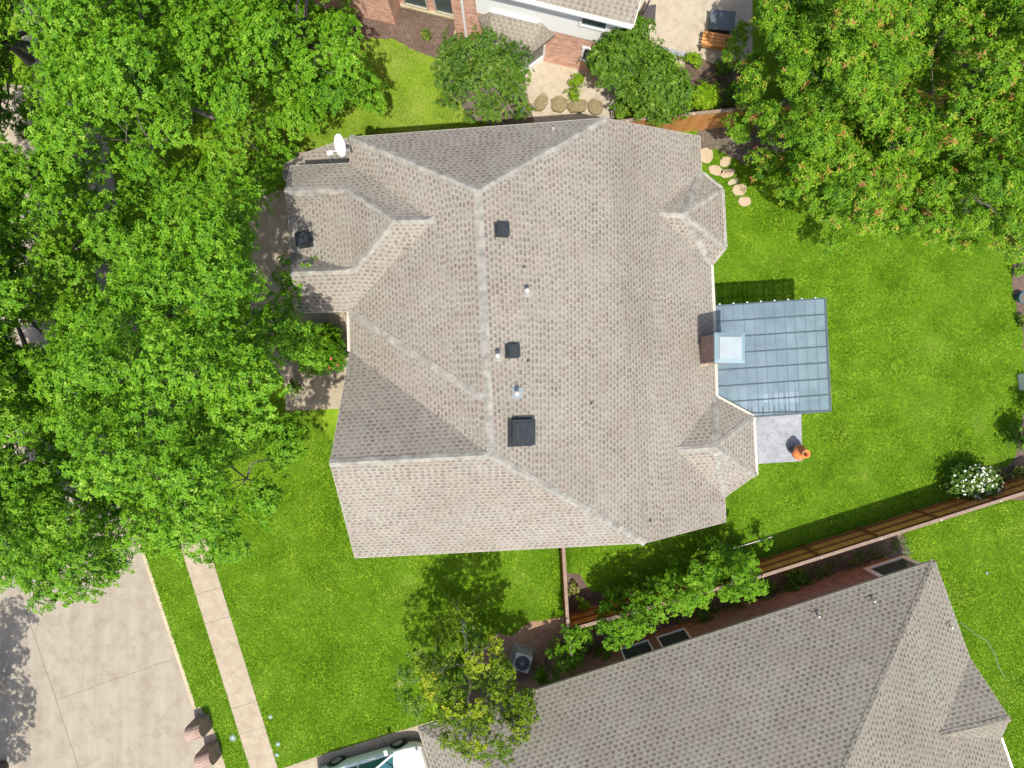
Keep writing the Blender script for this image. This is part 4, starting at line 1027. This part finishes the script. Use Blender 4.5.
# ================================================================= AC UNIT
def ac(px, py):
    c = P(px, py, .0); root = empty('air_conditioner', c, 0, 'white air conditioner with dark round fan grille among shrubs beside the brown mulch', 'air conditioner')
    mb = MB(); mb.box(c + Vector((0, 0, .04)), (.95, .95, .08), rz=-.3); mb.build('pad', M['concrete'], root)
    mb = MB(); mb.box(c + Vector((0, 0, .47)), (.66, .66, .76), rz=-.3); mb.build('casing', M['ac'], root, bevel=.05)
    mb = MB()
    for k in range(9): mb.box(c + Vector((0, 0, .16 + k * .075)), (.675, .675, .02), rz=-.3)
    mb.build('louvre', M['lead'], root)
    mb = MB(); mb.lathe(c + Vector((0, 0, .853)), [(.29, 0), (.28, .012), (.001, .010)], 28); mb.build('fan_well', M['iron'], root)
    mb = MB()
    for k in range(7): r = .05 + k * .042; mb.tube([c + Vector((r * math.cos(t / 24 * 2 * PI), r * math.sin(t / 24 * 2 * PI), .885)) for t in range(25)], .005, 4, cap=False)
    for k in range(6): t = k * PI / 6; mb.tube([c + Vector((.29 * math.cos(t), .29 * math.sin(t), .89)), c - Vector((.29 * math.cos(t), .29 * math.sin(t), -.89))], .006, 4)
    mb.build('grille', M['lead'], root)
    mb = MB(); mb.lathe(c + Vector((0, 0, .87)), [(.09, 0), (.08, .03), (.001, .035)], 16); mb.build('motor', M['metal_lt'], root)
M['ac'] = m_plain('off white enamel', (.62, .64, .64), .5, .4)
ac(522, 655)

# ================================================================= CAR
def car():
    # nose to the right; local x forward, y to the left (north side), z up
    f0 = P(337.5, 762, .3); f1 = P(398.5, 744.5, .3)
    X = (f1 - f0); X.z = 0; X.normalize(); Y = Vector((-X.y, X.x, 0)); Zz = Vector((0, 0, 1))
    ws = (P(398.5, 744.5, .33) - P(337.5, 762, .33)).length; wheelb = ws; rear = Vector((f0.x, f0.y, 0)); hw = .90
    ctr = rear + X * wheelb / 2 - Y * (hw - .06)
    root = empty('car', ctr, 0, 'white car parked nose right on the driveway at the bottom edge', 'car')
    T = lambda x, y, z: ctr + X * x + Y * y + Zz * z
    fr, rr_ = wheelb / 2, -wheelb / 2
    xs = [rr_ - .95, rr_ - .90, rr_ - .7, rr_ - .3, rr_ + .3, -.6, 0, .5, .95, fr - .1, fr + .35, fr + .65, fr + .85, fr + .93]
    bel = [.78, .88, .93, .95, .96, .96, .96, .95, .93, .90, .83, .76, .66, .55]     # shoulder height
    wid = [.68, .78, .84, .88, .90, .90, .90, .90, .90, .89, .86, .80, .70, .56]
    crn = [.80, .93, .99, 1.02, 1.03, 1.03, 1.03, 1.03, 1.00, .97, .90, .83, .72, .58]  # centre of hood/deck
    mb = MB(); K = 11; rows = []
    for x, b, w, c in zip(xs, bel, wid, crn):
        prof = [(w * .94, .22), (w * 1.0, .40), (w * 1.01, .62), (w * .985, b - .06), (w * .93, b), (w * .55, b + (c - b) * .7), (0, c)]
        full = prof + [(-y, z) for y, z in prof[-2::-1]]; rows.append([T(x, y, z) for y, z in full])
    n = len(rows[0])
    for r in rows: mb.v += [tuple(p) for p in r]
    for i in range(len(rows) - 1):
        for j in range(n - 1): a = i * n + j; mb.f.append((a, a + n, a + n + 1, a + 1)); mb.m.append(0)
    mb.f.append(tuple(range(n))); mb.m.append(0); mb.f.append(tuple(reversed(range((len(rows) - 1) * n, len(rows) * n)))); mb.m.append(0)
    body = mb.build('body', M['carpaint'], root, smooth=True)
    # glasshouse
    gx = [rr_ - .35, rr_ + .25, -.35, .35, .95]; gz = [1.0, 1.38, 1.46, 1.42, 1.0]; gw = [.74, .64, .62, .62, .76]
    mb = MB()
    lo = [(-1.55 + .1, .80), (1.10, .80)]
    base = [T(rr_ - .45, .80, .95), T(1.12, .82, .93), T(1.12, -.82, .93), T(rr_ - .45, -.80, .95)]
    topq = [T(rr_ + .2, .60, 1.40), T(.38, .62, 1.43), T(.38, -.62, 1.43), T(rr_ + .2, -.60, 1.40)]
    for k in range(4): mb.face([base[(k + 1) % 4], base[k], topq[k], topq[(k + 1) % 4]][::-1])
    glass = mb.build('glass', M['cglass'], root)
    mb = MB(); m2 = [T(-.35, .61, 1.475), T(-.35, -.61, 1.475)]
    rl = [[T(x, y, z) for y in (.66, .5, 0, -.5, -.66)] for x, z in ((rr_ + .12, 1.37), (-.7, 1.47), (0, 1.47), (.42, 1.42))]
    for r in rl:
        for q, dz in zip(r, (-.03, .02, .04, .02, -.03)): q.z += dz
    for i in range(3):
        for j in range(4): mb.face([rl[i][j], rl[i][j + 1], rl[i + 1][j + 1], rl[i + 1][j]])
    mb.build('roof', M['carpaint'], root, smooth=True)
    for s in (1, -1):
        mb = MB(); mb.beam(T(1.14, .82 * s, .95), T(.40, .645 * s, 1.44), .07, .05); mb.beam(T(rr_ - .45, .8 * s, .96), T(rr_ + .15, .62 * s, 1.42), .1, .05); mb.beam(T(-.25, .83 * s, .95), T(-.25, .64 * s, 1.46), .06, .05); mb.build('pillar', M['carpaint'], root)
        mb = MB(); mb.box(T(.92, .98 * s, .98), (.12, .2, .13), ax=(X, Y, Zz)); mb.build('mirror', M['carpaint'], root, bevel=.03)
        mb = MB(); mb.box(T(fr + .62, .66 * s, .67), (.34, .16, .12), ax=((X - Y * s * .35).normalized(), (Y + X * s * .35).normalized(), Zz)); mb.build('headlight', M['glass'], root, bevel=.03)
        mb = MB(); mb.box(T(rr_ - .88, .68 * s, .80), (.12, .2, .12), ax=(X, Y, Zz)); mb.build('tail_light', M['red'], root, bevel=.02)
        for x in (fr, rr_):
            c = T(x, (hw - .10) * s, .33); mb = MB(); mb.tube([c - Y * s * .12, c + Y * s * .125], .33, 28); w = mb.build('wheel', M['tyre'], root, bevel=.03)
            mb = MB(); mb.tube([c + Y * s * .10, c + Y * s * .137], .215, 20); mb.build('rim', M['rim'], w)
            mb = MB()
            pts = [c + Y * s * .075 + X * .38 * math.cos(t) + Zz * .38 * math.sin(t) for t in [PI * k / 12 for k in range(13)]]; mb.tube(pts, .035, 6); mb.build('wheel_arch', M['black'], root)
    for s in (1, -1):
        mb = MB(); mb.box(T(.3, .905 * s, .80), (.16, .03, .03), ax=(X, Y, Zz)); mb.box(T(-.75, .905 * s, .80), (.16, .03, .03), ax=(X, Y, Zz)); mb.build('door_handle', M['carpaint'], root)
    mb = MB()
    for y in (.25, -.3): mb.beam(T(1.12, y, .99), T(.85, y + .42, 1.14), .02, .02)
    mb.build('wiper', M['black'], root)
car()

# ================================================================= NORTH PATIO FURNITURE
def bench():
    c = P(718, 41, .45); X = (P(736, 44, .45) - P(701, 38, .45)).normalized(); Y = Vector((-X.y, X.x, 0)); Zz = Vector((0, 0, 1)); c.z = 0
    root = empty('bench', c, 0, 'slatted wooden bench with dark legs in tree shade on the top patio', 'bench')
    mb = MB()
    for k in range(5): mb.box(c + Y * (-.26 + k * .13) + Zz * .45, (1.3, .10, .03), ax=(X, Y, Zz))
    mb.build('seat', M['fence_lit'], root)
    mb = MB()
    for k in range(3): mb.box(c - Y * (.36 + .03 * k) + Zz * (.56 + k * .13), (1.3, .025, .10), ax=(X, Y, Zz))
    mb.build('backrest', M['fence_lit'], root)
    for sx in (-.6, .6):
        for sy in (-.3, .28): mb = MB(); mb.box(c + X * sx + Y * sy + Zz * .215, (.05, .05, .43), ax=(X, Y, Zz)); mb.build('leg', M['iron'], root)
bench()
def ftable():
    c = P(722, 21, .5); X = Vector((.99, -.08, 0)).normalized(); Y = Vector((-X.y, X.x, 0)); Zz = Vector((0, 0, 1)); c.z = 0
    root = empty('fire_table', c, 0, 'dark grey square low table above the wooden bench on the top patio', 'table')
    mb = MB(); mb.box(c + Zz * .55, (.98, .78, .06), ax=(X, Y, Zz)); mb.build('tabletop', M['slate'], root, bevel=.05)
    mb = MB(); mb.box(c + Zz * .26, (.8, .6, .52), ax=(X, Y, Zz)); mb.build('base', M['black'], root, bevel=.02)
M['slate'] = m_plain('slate table top', (.085, .105, .12), .5, .4); ftable()
def planter():
    c = P(648, 14, .3); c.z = 0; root = empty('patio_chair', c, 0, 'grey fabric chair standing alone near the white downpipe on the top patio', 'chair')
    mb = MB(); pts = [(c.x - .28, c.y - .2), (c.x + .26, c.y - .3), (c.x + .30, c.y + .32), (c.x - .02, c.y + .26)]; mb.prism(pts, .38, .44); mb.build('seat', M['slate2'], root, bevel=.02)
    mb = MB(); mb.beam((c.x - .3, c.y - .22, .7), (c.x - .02, c.y + .3, .7), .05, .5); mb.build('backrest', M['slate2'], root, bevel=.02)
    for p in pts: mb = MB(); mb.box((p[0] * .9 + c.x * .1, p[1] * .9 + c.y * .1, .19), (.04, .04, .38)); mb.build('leg', M['iron'], root)
M['slate2'] = m_plain('grey fabric', (.075, .065, .07), .9, .1); planter()

# small items
c = P(1022, 298, .25); c.z = 0; root = empty('plant_pot', c, 0, 'dark blue glazed pot in the bed at the right edge', 'pot')
mb = MB(); mb.lathe(c, [(.12, 0), (.2, .2), (.21, .36), (.23, .4), (.19, .4), (.17, .33), (.001, .32)], 24); mb.build('pot', M['blue'], root, smooth=True)
mb = MB(); mb.lathe(c + Vector((0, 0, .335)), [(.16, 0), (.001, .01)], 16); mb.build('soil', M['soil'], root)
mb = MB(); a = P(733, 548.5, .9); b = P(772, 537, .9); mb.beam(a, b, .022, .022)
for p in (a, b): mb.tube([(p.x, p.y, 0), (p.x, p.y, .9)], .008, 8)
o = mb.build('trellis_rail', M['pipe']); own(o); tag(o, 'thin white rail on posts among the shrubs above the diagonal fence', 'rail')
mb = MB(); mb.beam(P(1022, 374, .2), P(1024, 390, .2), .10, .4); o = mb.build('planter_box', M['white'], bevel=.01); own(o); tag(o, 'white planter edge cut off by the right edge of the picture', 'planter')
# garden hose in the right lawn
pts = [(960, 622), (975, 634), (986, 640), (994, 652), (999, 668), (1005, 678)]
mb = MB(); mb.tube([P(x, y, .02) for x, y in pts], .011, 6); o = mb.build('garden_hose', M['cover'], smooth=True); own(o); tag(o, 'thin pale hose curving over the lawn right of the south roof', 'hose')

# ================================================================= TREES
OAK = dict(leafmat=M['leaf_oak'], br=.95, per=370, L=.112, Wd=.055, K=7, spacing=1.26, gap=.12, layers=((0, 1), (-2.3, 1), (-3.7, 1)), r0=.17, tvar=.06, zj=1.25)
G = 'big leafy trees along the street on the left'
make_tree('tree', 'large green tree covering the street beside the sidewalk, left of the house wing', 'tree', [(150, 215), (215, 172), (262, 196), (275, 235), (276, 305), (298, 340), (300, 385), (276, 425), (272, 490), (240, 548), (200, 572), (140, 562), (108, 500), (90, 420), (88, 330), (112, 262)], 8.7, 11.2, (150, 395), group=G, sd=1.3, **OAK)
make_tree('tree', 'green tree at the lower left whose crown ends above the pale street', 'tree', [(-70, 390), (60, 380), (150, 410), (140, 500), (168, 555), (145, 582), (100, 597), (62, 607), (20, 598), (-20, 590), (-70, 560)], 5.0, 8.8, (60, 480), group=G, sd=2.1, **OAK)
make_tree('tree', 'green tree at the left edge, just below the gap that shows pale street', 'tree', [(-70, 130), (5, 140), (32, 158), (85, 172), (140, 215), (150, 290), (135, 350), (130, 415), (70, 440), (-70, 435)], 5.0, 9.2, (40, 300), group=G, sd=3.3, **OAK)
make_tree('tree', 'broad green tree in the upper left, between the corner tree and the north lawn', 'tree', [(118, -60), (230, -60), (290, -10), (290, 40), (268, 100), (268, 150), (258, 186), (215, 182), (150, 215), (90, 205), (62, 140), (90, 60)], 5.2, 9.6, (190, 120), group=G, sd=4.2, **OAK)
make_tree('tree', 'green tree filling the top left corner of the picture', 'tree', [(-80, -80), (135, -80), (132, 60), (118, 130), (85, 118), (66, 104), (46, 104), (32, 118), (30, 165), (16, 200), (-80, 240)], 5.0, 9.0, (30, 60), group=G, sd=5.7, **OAK)
make_tree('tree', 'smaller green tree whose round crown overhangs the north lawn', 'tree', [(262, -40), (325, -45), (352, 5), (346, 48), (372, 58), (372, 95), (345, 118), (318, 110), (300, 132), (278, 118), (270, 60)], 4.2, 7.2, (320, 70), group=G, sd=6.1, **OAK)
# crown off to the left whose shadow falls on the street
q = P(8, 768); make_tree('tree', 'street tree beyond the left edge, only its shadow on the street in view', 'tree', [(q.x + 1.5 * math.cos(t) * r, q.y + 1.7 * math.sin(t) * r) for t, r in [(k * .52, random.uniform(.7, 1.25)) for k in range(12)]], 5.5, 7.2, (q.x - .3, q.y), group=G, sd=6.6, world=True, **OAK)
q = P(-2, 690); make_tree('tree', 'second street tree beyond the left edge, throwing the upper street shadow', 'tree', [(q.x + 1.3 * math.cos(t) * r, q.y + 1.3 * math.sin(t) * r) for t, r in [(k * .52, random.uniform(.7, 1.25)) for k in range(12)]], 5.0, 6.4, (q.x - .3, q.y), group=G, sd=7.6, world=True, **OAK)
PIS = dict(leafmat=M['leaf_pist'], br=.68, per=260, L=.15, Wd=.045, K=9, tilt=(-.45, .35), tvar=.06, rn=.2, spacing=.86, gap=.08, layers=((0, 1), (-1.5, 1), (-2.7, 1)), zj=.9)
G2 = 'spreading trees in the back yard corner'
make_tree('tree', 'spreading tree with orange tinged leaf tips over the orange fence and back lawn', 'tree', [(746, 15), (766, -70), (895, -70), (900, 60), (890, 130), (900, 222), (870, 240), (843, 232), (812, 205), (785, 190), (770, 170), (758, 142), (740, 90)], 4.4, 7.8, (810, 90), group=G2, sd=2.9, tint=.42, **PIS)
make_tree('tree', 'spreading tree with orange tinged leaf tips filling the top right corner', 'tree', [(885, -70), (1090, -70), (1090, 250), (1030, 256), (1005, 246), (965, 244), (925, 236), (880, 222), (870, 130), (880, 60)], 4.4, 8.0, (960, 90), group=G2, sd=3.7, tint=.42, **PIS)
make_tree('tree', 'small sparse yellow green tree over the bottom roof and mulch bed', 'tree', [(418, 640), (440, 612), (470, 600), (496, 622), (510, 640), (522, 680), (538, 700), (530, 735), (505, 738), (490, 752), (462, 752), (440, 728), (425, 700), (418, 665)], 3.4, 5.4, (470, 655), M['leaf_yel'], br=.42, per=260, L=.11, Wd=.06, K=6, spacing=.5, r0=.075, fork=1.2, sd=8.2, layers=((0, .9), (-1.1, .55)), bark='bark_pale', tint=.22)
make_tree('tree', 'low scraggly tree at the left edge of the mulch bed, shading the lawn', 'tree', [(415, 640), (440, 622), (455, 650), (450, 690), (425, 732), (405, 715), (396, 668)], 2.4, 4.4, (440, 660), M['leaf_dark2'], br=.42, per=160, L=.13, Wd=.06, K=6, spacing=.55, r0=.05, fork=1.0, sd=8.8, layers=((0, .6), (-.8, .4)), bark='bark_pale')
make_tree('tree', 'open small tree with grey branches in front of the red brick bay window', 'tree', [(436, 55), (465, 38), (500, 40), (530, 52), (530, 80), (535, 112), (505, 124), (470, 120), (448, 118), (432, 95)], 2.6, 4.0, (478, 85), M['leaf_dark2'] if 'leaf_dark2' in M else M['leaf_pale'], br=.48, per=320, L=.09, Wd=.05, K=6, spacing=.40, r0=.06, fork=1.0, sd=9.2, layers=((0, .9), (-.9, .7)), bark='bark_pale', tint=.4)
make_tree('tree', 'dense dark green rounded tree against the corner of the north roof', 'tree', [(590, 48), (612, 26), (640, 30), (652, 52), (668, 66), (686, 88), (686, 112), (672, 126), (655, 128), (618, 112), (594, 92), (586, 68)], 1.7, 3.6, (640, 88), M['leaf_dark'], br=.55, per=420, L=.10, Wd=.055, K=6, spacing=.36, r0=.1, fork=1.4, sd=9.9, gap=0, layers=((0, 1), (-.6, 1)), tvar=.08)
GF = 'leafy trees standing along the diagonal fence'
for lab, ol, bs in (('bright green small tree leaning over the left end of the diagonal fence', [(592, 624), (602, 598), (636, 582), (658, 588), (662, 612), (640, 628), (608, 640)], (630, 618)),
                    ('bright green small tree over the middle of the diagonal fence, between two others', [(650, 582), (686, 556), (711, 560), (720, 586), (700, 606), (666, 610), (654, 600)], (690, 595)),
                    ('bright green small tree at the right end of the fence row, by the white rail', [(696, 562), (718, 542), (744, 548), (758, 562), (760, 584), (738, 596), (714, 594)], (735, 580))):
    make_tree('tree', lab, 'tree', ol, 1.9, 2.9, bs, M['leaf_bright'], br=.36, per=420, L=.10, Wd=.05, K=6, spacing=.36, r0=.05, zj=.55, fork=1.0, sd=random.random() * 9, group=GF, gap=.05)

# ================================================================= SHRUBS
S_ = make_shrub
S_('shrub', 'leafy shrub with a few red flowers by the front entry under the roof corner', 322, 352, 1.05, 2.0, M['leaf_bright'], L=.10, tint=.3, per=320, nb=22, flowers=M['petal_red'], flfrac=.012)
S_('shrub', 'dark leafy shrub on the entry walk just left of the red flowered shrub', 299, 352, .55, 1.3, M['leaf_dark2'], L=.10, per=240)
S_('shrub', 'small leafy shrub at the lower edge of the entry walk by the lawn', 296, 388, .4, .8, M['leaf_dark2'], L=.09, per=240)
S_('shrub', 'white flowering rose bush at the right, above the diagonal fence', 974, 482, .95, 1.3, M['leaf_dark2'], L=.08, flowers=M['petal'], flfrac=.26, squash=(1.25, .8), rz=.1, nb=26, per=260)
S_('shrub', 'low brownish shrub right of the white rose bush', 1016, 475, .42, .7, M['leaf_pale'], tint=.6)
S_('shrub', 'small green shrub at the far right beside the fence cap', 1010, 487, .22, .35, M['leaf_pale'], tint=.7)
S_('shrub', 'dark shrub at the right edge throwing shade on the lawn', 1036, 440, .8, 1.9, M['leaf_dark'])
S_('shrub', 'leafy shrub just off the right edge above the rose bush', 1052, 405, .7, 2.0, M['leaf_bright'])
S_('shrub', 'green shrub in the bed at the right edge above the blue pot', 1020, 266, .4, .6, M['leaf_bright'])
S_('shrub', 'low shrub in the bed at the right edge below the blue pot', 1022, 322, .3, .5, M['leaf_pale'])
S_('shrub', 'round lime shrub clipped into a ball beside the top patio', 693, 60, .36, .75, M['leaf_lime'], per=420, L=.06, Wd=.035, nb=12)
S_('shrub', 'round dark shrub clipped into a ball in the shaded bed', 722, 68, .36, .75, M['leaf_dark'], per=420, L=.06, Wd=.035, nb=12)
S_('shrub', 'bright loose shrub between the dark round tree and the orange fence', 700, 97, .75, 1.1, M['leaf_lime'], L=.12, tint=.4)
S_('shrub', 'lime green shrub above the dark round tree by the beige step', 672, 62, .5, 1.0, M['leaf_lime'], L=.10)
S_('shrub', 'small bright green shrub standing on the beige paving by the brick wall', 576, 86, .5, .9, M['leaf_lime'], L=.11, tint=.4, squash=(.7, 1.3))
S_('shrub', 'dark green plants below the lime ball shrub against the orange fence', 735, 97, .6, .7, M['leaf_dark'], tint=.5)
S_('shrub', 'small plant with blue flowers under the open tree near the north eave', 523, 112, .45, .6, M['leaf_pale'], flowers=M['petal_blue'], flfrac=.2, tint=.35)
S_('shrub', 'bare greyish twiggy shrub with few leaves in the dark mulch bed', 426, 34, .3, .5, M['leaf_pale'], per=25)
S_('shrub', 'lime green shrub in the dark bed beside the short side fence', 584, 602, .3, .55, M['leaf_lime'], tint=.6)
S_('shrub', 'dry brown grassy plant beside the short side fence', 574, 588, .3, .35, M['leaf_pale'], tint=.9, per=90)
G3 = 'shrubs in the side yard by the south roof'
for px, py, r, h, mt, t in ((576, 636, .6, 2.7, 'leaf_bright', 'tall bright shrub climbing the lower end of the short side fence'), (566, 657, .65, 2.5, 'leaf_bright', 'bright shrub between the side fence and the south eave'), (548, 671, .55, 2.1, 'leaf_bright', 'low shrub at the eave right of the air conditioner'),
                            (598, 662, .5, .7, 'leaf_dark', 'dark low shrub left of the first side window'), (606, 652, .5, 1.4, 'leaf_bright', 'low green shrub just above the first side window'), (706, 622, .6, .9, 'leaf_dark', 'dark shrub right of the second side window'), (735, 612, .5, .7, 'leaf_dark', 'dark low shrub against the shaded brick wall'),
                            (796, 582, .6, .6, 'leaf_dark', 'dark ivy clump between fence and shaded brick wall, left one'), (814, 590, .5, .5, 'leaf_dark', 'dark ivy clump touching the shaded brick wall'), (842, 582, .35, .4, 'leaf_dark', 'small ivy clump on the shaded brick wall, right one'), (770, 590, .5, .5, 'leaf_dark', 'dark ivy clump left of the larger ivy under the fence'), (868, 572, .4, .45, 'leaf_dark', 'dark low plants beside the framed bay window')):
    S_('shrub', t, px, py, r, h, M[mt], group=G3, L=.09)
S_('shrub', 'leafy vine draped over the fence end by the side gate', 590, 634, 0.4, 1.7, M['leaf_bright'], L=.10, per=220)
S_('shrub', 'loose leafy vine filling the gap between the middle and right fence row trees', 715, 568, 0.45, 2, M['leaf_bright'], L=.10, per=220)
S_('shrub', 'loose leafy vine filling the gap between the left and middle fence row trees', 652, 588, 0.45, 2, M['leaf_bright'], L=.10, per=220)
S_('shrub', 'loose leafy vine on the fence left of the first fence row tree', 605, 612, 0.4, 1.9, M['leaf_bright'], L=.10, per=220)
S_('shrub', 'shrub below the yellow green tree beside the south roof edge', 505, 700, .5, 1.0, M['leaf_yel'])
S_('shrub', 'leafy end of the climbing plant on the white rail', 768, 543, .35, 1.7, M['leaf_bright'])
S_('shrub', 'leafy bush under the white rail on its left side', 745, 556, .45, 1.6, M['leaf_bright'])

# ================================================================= GRASS BLADES
def in_view(n, poly):
    a = np.array([p[:2] for p in poly]); c = RNG.uniform(a.min(0), a.max(0), (n, 2)); return c[pip(c, poly)]
def grass(name, poly, dens, mat, h=(.025, .06), label=None, excl=True):
    a = np.array([p[:2] for p in poly]); area = np.prod(a.max(0) - a.min(0)); c = in_view(int(area * dens), poly)
    if excl:
        for q in NOGRASS:
            c = c[~pip(c, q)]
    N = len(c); hh = RNG.uniform(*h, N); az = RNG.random(N) * 2 * PI; w = RNG.uniform(.010, .020, N); lean = RNG.uniform(.2, 1.3, N) * hh
    dx, dy = np.cos(az), np.sin(az)
    b0 = np.stack([c[:, 0] - dy * w, c[:, 1] + dx * w, np.zeros(N)], 1); b1 = np.stack([c[:, 0] + dy * w, c[:, 1] - dx * w, np.zeros(N)], 1)
    tp = np.stack([c[:, 0] + dx * lean, c[:, 1] + dy * lean, hh], 1)
    v = np.stack([b0, b1, tp], 1).reshape(-1, 3); me = bpy.data.meshes.new(name); me.vertices.add(len(v)); me.vertices.foreach_set('co', v.ravel())
    me.loops.add(N * 3); me.loops.foreach_set('vertex_index', np.arange(N * 3, dtype=np.int32)); me.polygons.add(N); me.polygons.foreach_set('loop_start', np.arange(0, N * 3, 3, dtype=np.int32)); me.update(calc_edges=True)
    # patchy lawn: low-frequency tone plus blade-to-blade scatter
    t = .42 + .13 * np.sin(c[:, 0] * .9 + np.sin(c[:, 1] * .7) * 2) * np.cos(c[:, 1] * .8 - c[:, 0] * .35) + .09 * np.sin(c[:, 0] * 2.7 + 1.3 * np.sin(c[:, 1] * 3.1)) + RNG.normal(0, .12, N)
    lo_, hi_ = a.min(0), a.max(0)
    for _ in range(int(area * .35)):
        q = RNG.uniform(lo_, hi_); s = RNG.uniform(.12, .75); amp = RNG.choice([-.38, -.24, .16, .28, .45]) * RNG.uniform(.5, 1)
        t += amp * np.exp(-(((c[:, 0] - q[0]) * RNG.uniform(.6, 1.4)) ** 2 + (c[:, 1] - q[1]) ** 2) / (s * s))
    at = me.attributes.new('tint', 'FLOAT', 'FACE'); at.data.foreach_set('value', np.clip(t, 0, 1).astype(np.float32)); me.materials.append(mat)
    o = bpy.data.objects.new(name, me); COL.objects.link(o); tag(o, label, 'grass', kind='stuff'); return o
back = [P(x, y)[:2] for x, y in ((690, 120), (1060, 120), (1060, 490), (770, 565), (600, 625), (560, 640), (560, 540), (640, 500), (690, 400))]
front = [P(x, y)[:2] for x, y in ((130, 540), (200, 400), (300, 400), (380, 500), (570, 540), (575, 640), (430, 725), (250, 790), (215, 790), (196, 712))]
right = [P(x, y)[:2] for x, y in ((895, 530), (1060, 485), (1060, 800), (985, 790), (905, 570))]
north = [P(x, y)[:2] for x, y in ((230, 10), (560, 40), (560, 160), (250, 200))]
grass('grass', back, 1500, M['blade'], label='short bright green grass of the back lawn'); grass('grass', front, 1500, M['blade'], label='short bright green grass of the front lawn')
grass('grass', right, 1500, M['blade'], label='short bright green grass right of the south house'); grass('grass', north, 1500, M['blade_dry'], label='paler yellow green grass of the north lawn')

# ================================================================= GROUND COVER
def cover_plants(name, pts, dens, mat, label, z=.12, L=.09, Wd=.055, tint=.45, clump=.6):
    poly = [tuple(p) for p in gp(pts)]; a = np.array(poly); area = np.prod(a.max(0) - a.min(0)); c = in_view(int(area * dens), poly)
    k = np.sin(c[:, 0] * 1.9 + 1.2 * np.sin(c[:, 1] * 1.3)) * np.cos(c[:, 1] * 2.3 + c[:, 0] * .7) + RNG.normal(0, .35, len(c)); c = c[k > clump - .6]
    C_ = np.concatenate([c, RNG.uniform(.02, z, (len(c), 1))], 1); A_ = RNG.normal(0, .35, (len(c), 3)) + [0, 0, 1.4]; A_ /= np.linalg.norm(A_, axis=1)[:, None]
    o = leaves_mesh(name, C_, A_, L, Wd, 5, np.clip(RNG.normal(tint, .15, len(c)), 0, 1), mat, None); tag(o, label, 'ground cover', kind='stuff')
cover_plants('ground_cover', [(572, 655), (700, 600), (905, 535), (912, 556), (800, 600), (700, 632), (620, 655), (560, 690)], 60, M['leaf_dark2'], 'low dark ivy in the shaded strip beside the fence', z=.3, clump=.55)
cover_plants('ground_cover', [(690, 60), (758, 55), (758, 122), (690, 125)], 40, M['leaf_dark'], 'dark low plants in the shaded bed by the orange fence', z=.2, clump=.9)
cover_plants('ground_cover', [(440, 55), (535, 58), (540, 120), (445, 120)], 25, M['leaf_dark2'], 'thin weeds under the open tree at the top', z=.15, clump=.9)
